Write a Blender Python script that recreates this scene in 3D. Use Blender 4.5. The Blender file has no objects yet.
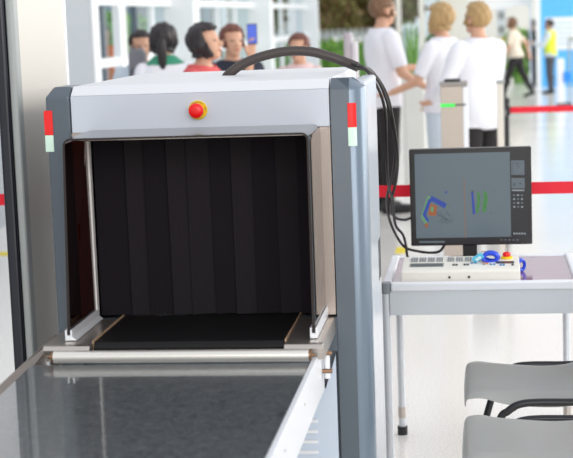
import bpy, bmesh, math, random
import numpy as np
from mathutils import Vector, Matrix, Quaternion

random.seed(7)
rng = np.random.default_rng(7)
scene = bpy.context.scene
col = scene.collection
PI = math.pi

# ------------------------------------------------------------------ materials
def lin(c):
    c = c / 255.0
    return c / 12.92 if c <= 0.04045 else ((c + 0.055) / 1.055) ** 2.4

def rgb(*c):
    return (lin(c[0]), lin(c[1]), lin(c[2]), 1.0)

MATS = {}
def mat(name, c, rough=0.5, metal=0.0, var=0.04, scale=40.0, bump=0.0, coat=0.0, stretch=None, spec=0.5, emit=None, estr=1.0):
    """procedural principled material: noise varies the base colour a little"""
    if name in MATS:
        return MATS[name]
    m = bpy.data.materials.new(name)
    m.use_nodes = True
    nt = m.node_tree
    b = nt.nodes['Principled BSDF']
    b.inputs['Roughness'].default_value = rough
    b.inputs['Metallic'].default_value = metal
    b.inputs['Specular IOR Level'].default_value = spec
    b.inputs['Coat Weight'].default_value = coat
    b.inputs['Coat Roughness'].default_value = 0.08
    tc = nt.nodes.new('ShaderNodeTexCoord')
    mp = nt.nodes.new('ShaderNodeMapping')
    if stretch:
        mp.inputs['Scale'].default_value = stretch
    n = nt.nodes.new('ShaderNodeTexNoise')
    n.inputs['Scale'].default_value = scale
    n.inputs['Detail'].default_value = 4
    nt.links.new(tc.outputs['Object'], mp.inputs['Vector'])
    nt.links.new(mp.outputs['Vector'], n.inputs['Vector'])
    mx = nt.nodes.new('ShaderNodeMix'); mx.data_type = 'RGBA'
    base = rgb(*c)
    mx.inputs[6].default_value = tuple(min(1, v * (1 - var)) for v in base[:3]) + (1,)
    mx.inputs[7].default_value = tuple(min(1, v * (1 + var)) for v in base[:3]) + (1,)
    nt.links.new(n.outputs['Fac'], mx.inputs[0])
    nt.links.new(mx.outputs[2], b.inputs['Base Color'])
    if bump:
        bp = nt.nodes.new('ShaderNodeBump')
        bp.inputs['Strength'].default_value = bump
        bp.inputs['Distance'].default_value = 0.002
        nt.links.new(n.outputs['Fac'], bp.inputs['Height'])
        nt.links.new(bp.outputs['Normal'], b.inputs['Normal'])
    if emit:
        b.inputs['Emission Color'].default_value = rgb(*emit)
        b.inputs['Emission Strength'].default_value = estr
    MATS[name] = m
    return m

def clear_mat(name, tint, ior=1.5, rough=0.03):
    if name in MATS:
        return MATS[name]
    m = bpy.data.materials.new(name)
    m.use_nodes = True
    nt = m.node_tree
    for n in list(nt.nodes):
        nt.nodes.remove(n)
    out = nt.nodes.new('ShaderNodeOutputMaterial')
    tr = nt.nodes.new('ShaderNodeBsdfTransparent'); tr.inputs['Color'].default_value = tuple(tint) + (1,)
    gl = nt.nodes.new('ShaderNodeBsdfGlossy'); gl.inputs['Roughness'].default_value = rough
    gl.inputs['Color'].default_value = (1, 1, 1, 1)
    fr = nt.nodes.new('ShaderNodeFresnel'); fr.inputs['IOR'].default_value = ior
    ge = nt.nodes.new('ShaderNodeNewGeometry')
    inv = nt.nodes.new('ShaderNodeMath'); inv.operation = 'SUBTRACT'; inv.inputs[0].default_value = 1
    mu = nt.nodes.new('ShaderNodeMath'); mu.operation = 'MULTIPLY'
    mx = nt.nodes.new('ShaderNodeMixShader')
    nt.links.new(ge.outputs['Backfacing'], inv.inputs[1])
    nt.links.new(fr.outputs[0], mu.inputs[0]); nt.links.new(inv.outputs[0], mu.inputs[1])
    nt.links.new(mu.outputs[0], mx.inputs[0])
    nt.links.new(tr.outputs[0], mx.inputs[1]); nt.links.new(gl.outputs[0], mx.inputs[2])
    nt.links.new(mx.outputs[0], out.inputs['Surface'])
    MATS[name] = m
    return m

# ------------------------------------------------------------------ mesh helpers
BASE = {}
def finish(o, bm, parent, smooth, root_off=None):
    off = BASE.get(parent.name) if parent else root_off
    if off is not None:
        bmesh.ops.translate(bm, verts=bm.verts, vec=-Vector(off))
    me = bpy.data.meshes.new(o)
    bm.normal_update()
    bm.to_mesh(me); bm.free()
    return me, off

def build(name, bm, mats, parent=None, smooth=False, bevel=0.0, seg=2, label=None, auto=35):
    """links ONE mesh object; vertices are given in world space"""
    off = Vector(BASE[parent.name]) if parent else None
    bmesh.ops.recalc_face_normals(bm, faces=bm.faces)
    if parent is None:
        xs = [v.co for v in bm.verts]
        off = Vector((sum(c.x for c in xs) / len(xs), sum(c.y for c in xs) / len(xs), min(c.z for c in xs)))
    bmesh.ops.translate(bm, verts=bm.verts, vec=-off)
    me = bpy.data.meshes.new(name)
    for f in bm.faces:
        f.smooth = smooth
    bm.to_mesh(me); bm.free()
    if not isinstance(mats, (list, tuple)):
        mats = [mats]
    for m in mats:
        me.materials.append(m)
    o = bpy.data.objects.new(name, me)
    col.objects.link(o)
    if parent:
        o.parent = parent
        BASE[o.name] = tuple(off)
    else:
        o.location = off
        BASE[o.name] = tuple(off)
    if smooth and auto:
        me.set_sharp_from_angle(angle=math.radians(auto))
    if bevel > 0:
        md = o.modifiers.new('bevel', 'BEVEL')
        md.width = bevel; md.segments = seg; md.limit_method = 'ANGLE'; md.angle_limit = math.radians(40)
    if label:
        o['label'] = label
    return o

def thing(name, loc, label, cat, group=None):
    o = bpy.data.objects.new(name, None)
    o.empty_display_size = 0.1
    o.location = loc
    col.objects.link(o)
    BASE[o.name] = tuple(loc)
    o['label'] = label; o['category'] = cat
    if group:
        o['group'] = group
    return o

def tag(o, label, cat, group=None, kind=None):
    o['label'] = label; o['category'] = cat
    if group: o['group'] = group
    if kind: o['kind'] = kind
    return o

def struct(name, bm, m, label, cat, smooth=False, bevel=0.0):
    o = build(name, bm, m, None, smooth, bevel)
    o['kind'] = 'structure'; o['label'] = label; o['category'] = cat
    return o

def box(bm, x0, x1, y0, y1, z0, z1, mi=0):
    vs = [bm.verts.new((x, y, z)) for z in (z0, z1) for y in (y0, y1) for x in (x0, x1)]
    for idx in ((0, 2, 3, 1), (4, 5, 7, 6), (0, 1, 5, 4), (2, 6, 7, 3), (0, 4, 6, 2), (1, 3, 7, 5)):
        f = bm.faces.new([vs[i] for i in idx]); f.material_index = mi
    return vs

def B(*a):
    bm = bmesh.new(); box(bm, *a); return bm

def prism(bm, pts, axis, lo, hi, mi=0):
    """polygon pts in the plane across axis, extruded lo..hi. axis 'x': pts (y,z); 'y': (x,z); 'z': (x,y)"""
    def P(p, t):
        return (t, p[0], p[1]) if axis == 'x' else (p[0], t, p[1]) if axis == 'y' else (p[0], p[1], t)
    a = [bm.verts.new(P(p, lo)) for p in pts]
    b = [bm.verts.new(P(p, hi)) for p in pts]
    n = len(pts)
    bm.faces.new(a).material_index = mi; bm.faces.new(b[::-1]).material_index = mi
    for i in range(n):
        j = (i + 1) % n
        bm.faces.new((a[i], b[i], b[j], a[j])).material_index = mi
    return a + b

def frame_of(d):
    d = d.normalized()
    u = Vector((0, 0, 1)) if abs(d.z) < 0.9 else Vector((1, 0, 0))
    s = d.cross(u).normalized()
    return s, s.cross(d).normalized()

def cone(bm, p0, p1, r0, r1, n=16, mi=0, cap=True):
    p0 = Vector(p0); p1 = Vector(p1)
    s, u = frame_of(p1 - p0)
    A = []; Bv = []
    for i in range(n):
        a = 2 * PI * i / n
        d = s * math.cos(a) + u * math.sin(a)
        A.append(bm.verts.new(p0 + d * r0)); Bv.append(bm.verts.new(p1 + d * r1))
    for i in range(n):
        j = (i + 1) % n
        bm.faces.new((A[i], A[j], Bv[j], Bv[i])).material_index = mi
    if cap:
        bm.faces.new(A[::-1]).material_index = mi; bm.faces.new(Bv).material_index = mi

def cyl(bm, p0, p1, r, n=16, mi=0):
    cone(bm, p0, p1, r, r, n, mi)

def smooth_path(pts, k=6):
    pts = [Vector(p) for p in pts]
    out = []
    P = [pts[0] * 2 - pts[1]] + pts + [pts[-1] * 2 - pts[-2]]
    for i in range(1, len(P) - 2):
        for j in range(k):
            t = j / k
            a, b, c, d = P[i - 1], P[i], P[i + 1], P[i + 2]
            out.append(0.5 * ((2 * b) + (c - a) * t + (2 * a - 5 * b + 4 * c - d) * t * t + (3 * b - a - 3 * c + d) * t ** 3))
    out.append(pts[-1])
    return out

def tube(bm, pts, r, n=10, k=6, mi=0, wave=None):
    P = smooth_path(pts, k) if k > 1 else [Vector(p) for p in pts]
    rings = []
    s = None
    for i, p in enumerate(P):
        d = (P[min(i + 1, len(P) - 1)] - P[max(i - 1, 0)]).normalized()
        if s is None:
            s, u = frame_of(d)
        else:
            s = (s - d * s.dot(d)).normalized(); u = s.cross(d).normalized()
        rr = r(i / (len(P) - 1)) if callable(r) else r
        if wave and i % 2: rr *= wave
        rings.append([bm.verts.new(p + (s * math.cos(2 * PI * a / n) + u * math.sin(2 * PI * a / n)) * rr) for a in range(n)])
    for i in range(len(rings) - 1):
        for a in range(n):
            b = (a + 1) % n
            bm.faces.new((rings[i][a], rings[i][b], rings[i + 1][b], rings[i + 1][a])).material_index = mi
    bm.faces.new(rings[0][::-1]).material_index = mi; bm.faces.new(rings[-1]).material_index = mi

def ellipsoid(bm, c, r, n=16, m=10, mi=0, rot=None):
    c = Vector(c)
    R = rot or Matrix.Identity(3)
    top = bm.verts.new(c + R @ Vector((0, 0, r[2]))); bot = bm.verts.new(c - R @ Vector((0, 0, r[2])))
    rings = []
    for j in range(1, m):
        th = PI * j / m
        rings.append([bm.verts.new(c + R @ Vector((r[0] * math.sin(th) * math.cos(2 * PI * i / n), r[1] * math.sin(th) * math.sin(2 * PI * i / n), r[2] * math.cos(th)))) for i in range(n)])
    for i in range(n):
        k = (i + 1) % n
        bm.faces.new((top, rings[0][i], rings[0][k])).material_index = mi
        bm.faces.new((bot, rings[-1][k], rings[-1][i])).material_index = mi
        for j in range(len(rings) - 1):
            bm.faces.new((rings[j][i], rings[j + 1][i], rings[j + 1][k], rings[j][k])).material_index = mi

def lathe(bm, prof, c, axis='z', n=24, mi=0):
    """prof: (radius, along) pairs; closed with caps where radius>0"""
    c = Vector(c)
    rings = []
    for r, t in prof:
        ring = []
        for i in range(n):
            a = 2 * PI * i / n
            p = Vector((r * math.cos(a), r * math.sin(a), t)) if axis == 'z' else Vector((r * math.cos(a), -t, r * math.sin(a)))
            ring.append(bm.verts.new(c + p))
        rings.append(ring)
    for j in range(len(rings) - 1):
        for i in range(n):
            k = (i + 1) % n
            bm.faces.new((rings[j][i], rings[j][k], rings[j + 1][k], rings[j + 1][i])).material_index = mi
    bm.faces.new(rings[0][::-1]).material_index = mi; bm.faces.new(rings[-1]).material_index = mi

def rounded(x0, x1, z0, z1, r, n=5, corners='abcd'):
    """rounded rectangle outline; corners a=lower-left b=lower-right c=upper-right d=upper-left"""
    out = []
    for key, cx, cz, a0 in (('a', x0 + r, z0 + r, PI), ('b', x1 - r, z0 + r, 1.5 * PI), ('c', x1 - r, z1 - r, 0), ('d', x0 + r, z1 - r, 0.5 * PI)):
        if key in corners:
            for i in range(n + 1):
                a = a0 + 0.5 * PI * i / n
                out.append((cx + r * math.cos(a), cz + r * math.sin(a)))
        else:
            out.append(({'a': x0, 'd': x0}.get(key, x1), {'a': z0, 'b': z0}.get(key, z1)))
    return out

# ------------------------------------------------------------------ camera
F_PX, W_PX = 1521.78, 573.0
yaw, pit, rol = math.radians(7.29203), math.radians(7.85868), math.radians(-2.07882)
fw = Vector((-math.sin(yaw) * math.cos(pit), math.cos(yaw) * math.cos(pit), -math.sin(pit)))
rt = Vector((math.cos(yaw), math.sin(yaw), 0))
up = rt.cross(fw)
rt2 = rt * math.cos(rol) + up * math.sin(rol)
up2 = up * math.cos(rol) - rt * math.sin(rol)
cd = bpy.data.cameras.new('camera')
cam = bpy.data.objects.new('camera', cd)
col.objects.link(cam)
M = Matrix((rt2, up2, -fw)).transposed().to_4x4()
M.translation = Vector((0, 0, 1.68))
cam.matrix_world = M
cd.sensor_width = 36.0
cd.lens = F_PX / W_PX * 36.0
cd.clip_end = 400
cd.dof.use_dof = True
cd.dof.focus_distance = 4.8
cd.dof.aperture_fstop = 4.6
cd.dof.aperture_blades = 0
scene.camera = cam

scene.view_settings.view_transform = 'Standard'
scene.view_settings.look = 'None'
scene.view_settings.gamma = 1.0
scene.view_settings.exposure = 0.0
scene.view_settings.use_curve_mapping = False

# ------------------------------------------------------------------ world: bright hazy daylight
w = bpy.data.worlds.new('daylight'); scene.world = w; w.use_nodes = True
nt = w.node_tree
bg = nt.nodes['Background']
tc = nt.nodes.new('ShaderNodeTexCoord')
sep = nt.nodes.new('ShaderNodeSeparateXYZ')
ramp = nt.nodes.new('ShaderNodeValToRGB')
nt.links.new(tc.outputs['Generated'], sep.inputs[0])
nt.links.new(sep.outputs['Z'], ramp.inputs['Fac'])
e = ramp.color_ramp.elements
e[0].position = 0.0; e[0].color = (1.0, 0.99, 0.965, 1)
e[1].position = 0.6; e[1].color = (0.93, 0.97, 1.04, 1)
nt.links.new(ramp.outputs[0], bg.inputs['Color'])
bg.inputs['Strength'].default_value = 0.95

def area(name, loc, target, size, energy, color=(1, 1, 1)):
    ld = bpy.data.lights.new(name, 'AREA'); ld.shape = 'RECTANGLE'
    ld.size, ld.size_y = size; ld.energy = energy; ld.color = color
    o = bpy.data.objects.new(name, ld); col.objects.link(o)
    o.location = loc
    o.rotation_euler = (Vector(target) - Vector(loc)).to_track_quat('-Z', 'Y').to_euler()
    return o
area('window_daylight', (6.5, 6.0, 3.3), (-0.8, 5.0, 1.1), (4.5, 2.6), 250, (1.0, 0.985, 0.96))
area('hall_fill', (9.0, 19.0, 4.6), (-3.0, 18.0, 1.0), (16, 4.5), 1050, (1.0, 0.985, 0.955))  # added fill without a visible source, brightens passengers and left facade
area('far_fill', (7.0, 34.0, 4.6), (0.5, 34.0, 1.0), (8, 4.5), 500, (1.0, 0.985, 0.955))  # unseen fill added to lift the far end of the hall

area('front_fill', (1.8, -4.5, 3.4), (-0.5, 5.0, 0.9), (6, 3), 370, (1.0, 0.99, 0.98))  # fill added behind the camera so front-facing surfaces get more light

# ------------------------------------------------------------------ common materials
M_white = mat('white_paint', (236, 238, 242), 0.35, var=0.02, scale=6)
M_panel = mat('pale_lavender_enamel', (198, 203, 212), 0.3, var=0.015, scale=8)
M_post = mat('slate_grey_enamel', (84, 94, 103), 0.32, var=0.03, scale=10)
M_side = mat('light_grey_gloss_enamel', (192, 198, 206), 0.25, var=0.02, scale=5)
M_steel = mat('brushed_steel', (196, 188, 180), 0.3, metal=0.9, var=0.08, scale=30, stretch=(1, 1, 12), bump=0.05)
M_fsteel = mat('dull_brushed_steel', (166, 154, 146), 0.36, metal=0.8, var=0.06, scale=30, stretch=(1, 1, 12), bump=0.05)
M_bsteel = mat('bright_steel', (226, 222, 214), 0.3, metal=0.55, var=0.05, scale=30, stretch=(2, 10, 10))
M_alu = mat('satin_aluminium', (212, 216, 221), 0.36, metal=0.35, var=0.03, scale=20)
M_black = mat('black_plastic', (26, 26, 28), 0.4, var=0.1)
M_rubber2 = mat('worn_lead_rubber_sheet', (36, 32, 36), 0.75, var=0.15, scale=25, stretch=(6, 6, 1), spec=0.12)
M_rubber = mat('lead_rubber_sheet', (29, 25, 30), 0.8, var=0.12, scale=25, stretch=(6, 6, 1), spec=0.12)
M_tunnel = mat('tunnel_lining', (24, 22, 22), 0.6, var=0.1)
M_belt_in = mat('tunnel_belt_rubber', (24, 23, 24), 0.5, var=0.15, scale=30, spec=0.25)
M_red = mat('red_plastic', (242, 16, 20), 0.35, var=0.05)
M_tape_red = mat('red_reflective_tape', (236, 22, 22), 0.4, var=0.05)
M_tape_white = mat('white_reflective_tape', (214, 240, 222), 0.3, var=0.05)
M_yellow = mat('yellow_plastic', (246, 205, 16), 0.4, var=0.04)
M_bronze = mat('bronze_bolt', (140, 108, 84), 0.4, metal=0.7)
M_skin = mat('skin_tan', (214, 166, 138), 0.5, var=0.06)
M_glass = clear_mat('window_glass', (0.84, 0.91, 0.94))
M_acryl = clear_mat('brown_tinted_acrylic', (0.2, 0.085, 0.055))

# ------------------------------------------------------------------ floor
m = bpy.data.materials.new('white_terrazzo'); m.use_nodes = True
nt = m.node_tree; b = nt.nodes['Principled BSDF']
tc = nt.nodes.new('ShaderNodeTexCoord')
n1 = nt.nodes.new('ShaderNodeTexNoise'); n1.inputs['Scale'].default_value = 140; n1.inputs['Detail'].default_value = 3
n2 = nt.nodes.new('ShaderNodeTexNoise'); n2.inputs['Scale'].default_value = 1.2
r1 = nt.nodes.new('ShaderNodeValToRGB')
r1.color_ramp.elements[0].position = 0.3; r1.color_ramp.elements[0].color = rgb(206, 201, 193)
r1.color_ramp.elements[1].position = 0.55; r1.color_ramp.elements[1].color = rgb(243, 240, 234)
nt.links.new(tc.outputs['Object'], n1.inputs['Vector']); nt.links.new(tc.outputs['Object'], n2.inputs['Vector'])
nt.links.new(n1.outputs['Fac'], r1.inputs['Fac'])
nt.links.new(r1.outputs[0], b.inputs['Base Color'])
mr = nt.nodes.new('ShaderNodeMapRange'); mr.inputs[3].default_value = 0.12; mr.inputs[4].default_value = 0.22
nt.links.new(n2.outputs['Fac'], mr.inputs[0]); nt.links.new(mr.outputs[0], b.inputs['Roughness'])
struct('floor', B(-12, 14, -2, 70, -0.2, 0), m, 'pale polished terrazzo hall floor', 'floor')

# ------------------------------------------------------------------ X-ray scanner
xr = thing('xray_scanner', (-0.778, 4.64, 0), 'large grey and white baggage x-ray scanner with a tinted hood over its curtained tunnel', 'x-ray scanner')
bm = bmesh.new()
prism(bm, [(4.3, 1.4805), (4.338, 1.507), (5.30, 1.507), (5.30, 1.374), (4.335, 1.374), (4.335, 1.4805)], 'x', -1.166, -0.416)
build('top_cover', bm, mat('off_white_enamel', (220, 221, 224), 0.35, var=0.02, scale=6), xr, bevel=0.002)
build('front_panel', B(-1.166, -0.416, 4.3, 4.334, 1.374, 1.480), M_panel, xr, bevel=0.0015)
# corner posts
bm = bmesh.new()
prism(bm, [(4.3, 0.1), (4.3, 1.480), (4.338, 1.507), (4.46, 1.507), (4.46, 0.1)], 'x', -1.243, -1.169)
for v in bm.verts:
    if v.co.x < -1.24 and v.co.y < 4.31: v.co.x += 0.0
    if v.co.x < -1.24 and v.co.z > 1.5: v.co.x += 0.018
build('corner_post', bm, M_post, xr, bevel=0.007)
# right post: flat slate face and a paler rounded corner profile, bevelled top
R_ = 0.046
def loft(levels, fn, name, m_, **k):
    bm = bmesh.new()
    rings = [[bm.verts.new((x, y, z)) for x, y in fn(i)] for z, i in levels]
    n = len(rings[0])
    for j in range(len(rings) - 1):
        for i in range(n):
            q = (i + 1) % n
            bm.faces.new((rings[j][i], rings[j][q], rings[j + 1][q], rings[j + 1][i]))
    bm.faces.new(rings[0][::-1]); bm.faces.new(rings[-1])
    return build(name, bm, m_, xr, smooth=True, auto=28, **k)
PL = [(0.1, 0), (1.474, 0), (1.482, 0.003), (1.505, 0.034), (1.508, 0.04)]
loft(PL, lambda i: [(-0.412, 4.3 + i), (-0.3595, 4.3 + i), (-0.3595, 4.36), (-0.412, 4.36)], 'corner_post', M_post)
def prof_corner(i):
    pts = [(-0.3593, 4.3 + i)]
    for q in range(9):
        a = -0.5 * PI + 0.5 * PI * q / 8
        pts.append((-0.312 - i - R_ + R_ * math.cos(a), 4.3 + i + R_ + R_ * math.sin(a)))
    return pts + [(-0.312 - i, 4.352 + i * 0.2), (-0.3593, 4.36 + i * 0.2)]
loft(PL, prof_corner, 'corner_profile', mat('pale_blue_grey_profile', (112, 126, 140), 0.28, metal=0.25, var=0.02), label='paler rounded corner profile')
# reflective tapes on the posts
for (x0, x1, y0, y1, z0, z1, mm, nm) in ((-1.2475, -1.222, 4.2965, 4.36, 1.370, 1.441, M_tape_red, 'red_tape'), (-1.2475, -1.222, 4.2965, 4.36, 1.321, 1.370, M_tape_white, 'white_tape')):
    build(nm, B(x0, x1, y0, y1, z0, z1), mm, xr, bevel=0.002)
for z0, z1, mm, nm in ((1.369, 1.438, M_tape_red, 'red_tape'), (1.316, 1.369, M_tape_white, 'white_tape')):
    bm = bmesh.new()
    r = 0.049
    P = [(-0.364 , 4.297)] + [(-0.312 - 0.046 + r * math.cos(-0.5 * PI + 0.36 * PI * i / 6), 4.346 + r * math.sin(-0.5 * PI + 0.5 * PI * i / 6)) for i in range(7)]
    Q = [(-0.364, 4.302)] + [(-0.358 + 0.044 * math.cos(-0.5 * PI + 0.36 * PI * i / 6), 4.346 + 0.044 * math.sin(-0.5 * PI + 0.36 * PI * i / 6)) for i in range(7)]
    prism(bm, P + Q[::-1], 'z', z0, z1)
    build(nm, bm, mm, xr)
# side panels, lower body
build('side_panel', B(-0.36, -0.3135, 4.353, 4.80, 0.1, 1.497), M_side, xr, bevel=0.010, seg=3)
build('side_panel', B(-1.238, -1.19, 4.462, 5.30, 0.1, 1.49), M_post, xr, bevel=0.012, seg=3)
build('lower_body', B(-1.169, -0.413, 4.33, 5.29, 0.1, 0.772), M_post, xr)
build('cross_panel', B(-1.169, -0.413, 4.302, 4.33, 0.722, 0.822), M_post, xr)
bm = bmesh.new()
prism(bm, [(-1.16, 0.1), (-0.420, 0.1), (-0.420, 0.712), (-0.452, 0.612), (-0.62, 0.612), (-1.16, 0.612)], 'y', 4.296, 4.33)
M_base = mat('pale_blue_enamel', (204, 215, 230), 0.4, var=0.015)
base = build('base_panel', bm, M_base, xr, bevel=0.002)
for k in range(9):
    z = 0.522 - k * 0.0312
    bm = bmesh.new()
    prism(bm, [(4.297, z), (4.2905, z - 0.002), (4.289, z - 0.011), (4.297, z - 0.013)], 'x', -0.56 , -0.478)
    build('louver', bm, M_white, base, bevel=0.002)  # white colour stands in for the highlight on the raised slats
    bm = bmesh.new()
    prism(bm, [(4.297, z), (4.2905, z - 0.002), (4.289, z - 0.011), (4.297, z - 0.013)], 'x', -1.10, -1.018)
    build('louver', bm, M_white, base, bevel=0.002)
# tunnel frame and lining
build('tunnel_frame', B(-1.1685, -1.124, 4.3, 4.33, 0.822, 1.374), M_fsteel, xr, label='brushed steel frame strip left of the tunnel')
build('tunnel_frame', B(-0.448, -0.4145, 4.3, 4.33, 0.828, 1.374), M_fsteel, xr, bevel=0.003, label='brushed steel frame strip right of the tunnel')
build('tunnel_frame', B(-1.124, -0.448, 4.302, 4.33, 1.350, 1.374), M_steel, xr)
build('jamb_edge', B(-1.1240, -1.1165, 4.290, 4.312, 0.836, 1.35), mat('white_edge_strip', (240, 236, 232), 0.35), xr)
bm = bmesh.new()
box(bm, -1.168, -1.160, 4.331, 5.30, 0.775, 1.352); box(bm, -0.422, -0.414, 4.331, 5.30, 0.775, 1.352); box(bm, -1.168, -0.414, 4.331, 5.30, 1.352, 1.365)
build('tunnel_lining', bm, M_tunnel, xr)
edges = [-1.1165, -1.024, -0.967, -0.901, -0.841, -0.772, -0.711, -0.648, -0.581, -0.519, -0.452]
for yy, jit in ((4.336, 1), (5.24, 0)):
    for i in range(10):
        x0, x1 = edges[i], edges[i + 1] + ((0.008 if i < 9 else 0.0) if jit else 0.03)
        yo = yy
        bm = bmesh.new()
        rows = 9
        L = []
        lean = random.uniform(-0.001, 0.006) if 0 < i < 9 else 0
        for j in range(rows):
            t = j / (rows - 1)
            z = 1.35 - t * 0.522
            for th in (0, 0.003):
                for q in range(5):
                    s = q / 4
                    L.append(bm.verts.new((x0 + (x1 - x0) * s + lean * t, yo + th + 0.013 * s + 0.004 * math.sin(s * PI) * (1 if i % 3 else -0.8) * t, z)))
        def V(j, th, q): return L[j * 10 + th * 5 + q]
        for j in range(rows - 1):
            for q in range(4):
                bm.faces.new((V(j, 0, q), V(j, 0, q + 1), V(j + 1, 0, q + 1), V(j + 1, 0, q)))
                bm.faces.new((V(j, 1, q + 1), V(j, 1, q), V(j + 1, 1, q), V(j + 1, 1, q + 1)))
            bm.faces.new((V(j, 1, 0), V(j, 0, 0), V(j + 1, 0, 0), V(j + 1, 1, 0)))
            bm.faces.new((V(j, 0, 4), V(j, 1, 4), V(j + 1, 1, 4), V(j + 1, 0, 4)))
        if jit:
            build('curtain_strip', bm, M_rubber2 if i in (1, 3, 4, 6, 8) else M_rubber, xr, smooth=True)
        else:
            build('exit_curtain_strip', bm, M_rubber, xr, smooth=True)
# bed, inner belt, hood rails
bm = bmesh.new()
def bedprof(y_front):
    return [(y_front + 0.03, 0.775), (y_front + 0.004, 0.80), (y_front, 0.812), (y_front + 0.008, 0.822), (y_front + 0.02, 0.824), (4.30, 0.824), (4.30, 0.775)]
prism(bm, bedprof(3.93), 'x', -1.182, -1.052)
prism(bm, bedprof(3.93), 'x', -0.522, -0.417)
prism(bm, [(3.99, 0.775), (3.99, 0.80), (4.30, 0.80), (4.30, 0.775)], 'x', -1.052, -0.522)
build('entry_bed', bm, M_steel, xr, bevel=0.002)
bm = bmesh.new()
prism(bm, [(3.975, 0.788), (3.968, 0.80), (3.968, 0.813), (3.98, 0.825), (5.29, 0.825), (5.29, 0.79)], 'x', -1.05, -0.524)
build('tunnel_belt', bm, M_belt_in, xr, bevel=0.003)
for xe in (-0.524, -1.054):
    build('belt_edge_strip', B(xe, xe + 0.003, 3.975, 4.45, 0.80, 0.8285), mat('tan_edge_strip', (196, 164, 132), 0.4), xr)
M_chan = mat('white_aluminium_channel', (235, 237, 240), 0.3, metal=0.2)
for xc, s in ((-1.1245, 1), (-0.4475, -1)):
    bm = bmesh.new()
    x0, x1 = xc - 0.010, xc + 0.010
    inner = 1 if s > 0 else -1
    prof = [(x0, 0.826), (x1 + (0.012 if s > 0 else 0), 0.826), (x1, 0.836), (x1, 0.855), (xc + 0.0048, 0.855), (xc + 0.0048, 0.840), (xc - 0.0048, 0.840), (xc - 0.0048, 0.855), (x0, 0.855)]
    if s < 0:
        prof = [(2 * xc - x, z) for x, z in prof][::-1]
    prism(bm, prof, 'y', 3.992, 4.30)
    build('hood_rail', bm, M_chan, xr, bevel=0.001)
bm = bmesh.new()
ox0, ox1, oz0, oz1, T = -1.1285, -0.4435, 0.841, 1.381, 0.008
outer = [(ox0, oz0), ] + [(ox0 + 0.02 + 0.02 * math.cos(a), oz1 - 0.02 + 0.02 * math.sin(a)) for a in [PI - 0.5 * PI * i / 6 for i in range(7)]] + [(ox1 - 0.02 + 0.02 * math.cos(a), oz1 - 0.02 + 0.02 * math.sin(a)) for a in [0.5 * PI - 0.5 * PI * i / 6 for i in range(7)]] + [(ox1, oz0)]
r2 = 0.014
inner = [(ox0 + T, oz0)] + [(ox0 + 0.02 + r2 * math.cos(a), oz1 - 0.02 + r2 * math.sin(a)) for a in [PI - 0.5 * PI * i / 6 for i in range(7)]] + [(ox1 - 0.02 + r2 * math.cos(a), oz1 - 0.02 + r2 * math.sin(a)) for a in [0.5 * PI - 0.5 * PI * i / 6 for i in range(7)]] + [(ox1 - T, oz0)]
slant = lambda x, z: x + (0.016 * (z - oz0) / (oz1 - oz0) if x < -0.8 else 0.0)
fo = [bm.verts.new((slant(x, z), 3.997, z)) for x, z in outer]; fi = [bm.verts.new((slant(x, z), 3.997, z)) for x, z in inner]
bo = [bm.verts.new((x, 4.2995, z)) for x, z in outer]; bi = [bm.verts.new((x, 4.2995, z)) for x, z in inner]
for i in range(len(outer) - 1):
    bm.faces.new((fo[i], fo[i + 1], fi[i + 1], fi[i])).material_index = 1; bm.faces.new((bo[i + 1], bo[i], bi[i], bi[i + 1])).material_index = 1
    bm.faces.new((fo[i + 1], fo[i], bo[i], bo[i + 1])); bm.faces.new((fi[i], fi[i + 1], bi[i + 1], bi[i]))
bm.faces.new((fo[0], fi[0], bi[0], bo[0])); bm.faces.new((fi[-1], fo[-1], bo[-1], bi[-1]))
build('tinted_hood', bm, [M_acryl, mat('acrylic_edge', (30, 17, 14), 0.25)], xr)
# front roller and its ends
bm = bmesh.new(); cyl(bm, (-1.143, 3.905, 0.800), (-0.452, 3.905, 0.800), 0.0165, 24)
rol_ = build('roller', bm, M_bsteel, xr, smooth=True)
bm = bmesh.new(); cyl(bm, (-0.452, 3.905, 0.800), (-0.446, 3.905, 0.800), 0.0145, 20); cyl(bm, (-1.149, 3.905, 0.800), (-1.143, 3.905, 0.800), 0.0145, 20)
cyl(bm, (-1.16, 3.905, 0.800), (-0.436, 3.905, 0.800), 0.005, 12)
build('axle', bm, M_bronze, rol_, smooth=True)
# hinge with bolts at the conveyor joint
for xc, lb in ((-0.424, 'right'), (-1.212, 'left')):
    bm = bmesh.new(); cyl(bm, (xc + 0.003, 4.06, 0.70), (xc + 0.003, 4.06, 0.775), 0.008, 14)
    h_ = build('hinge_pin', bm, M_chan, xr, smooth=True)
    for zz in (0.772, 0.722):
        bm = bmesh.new(); cyl(bm, (xc - 0.012, 4.05, zz), (xc + 0.018, 4.05, zz), 0.006, 10)
        build('bolt', bm, M_bronze, h_, smooth=True)
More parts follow.
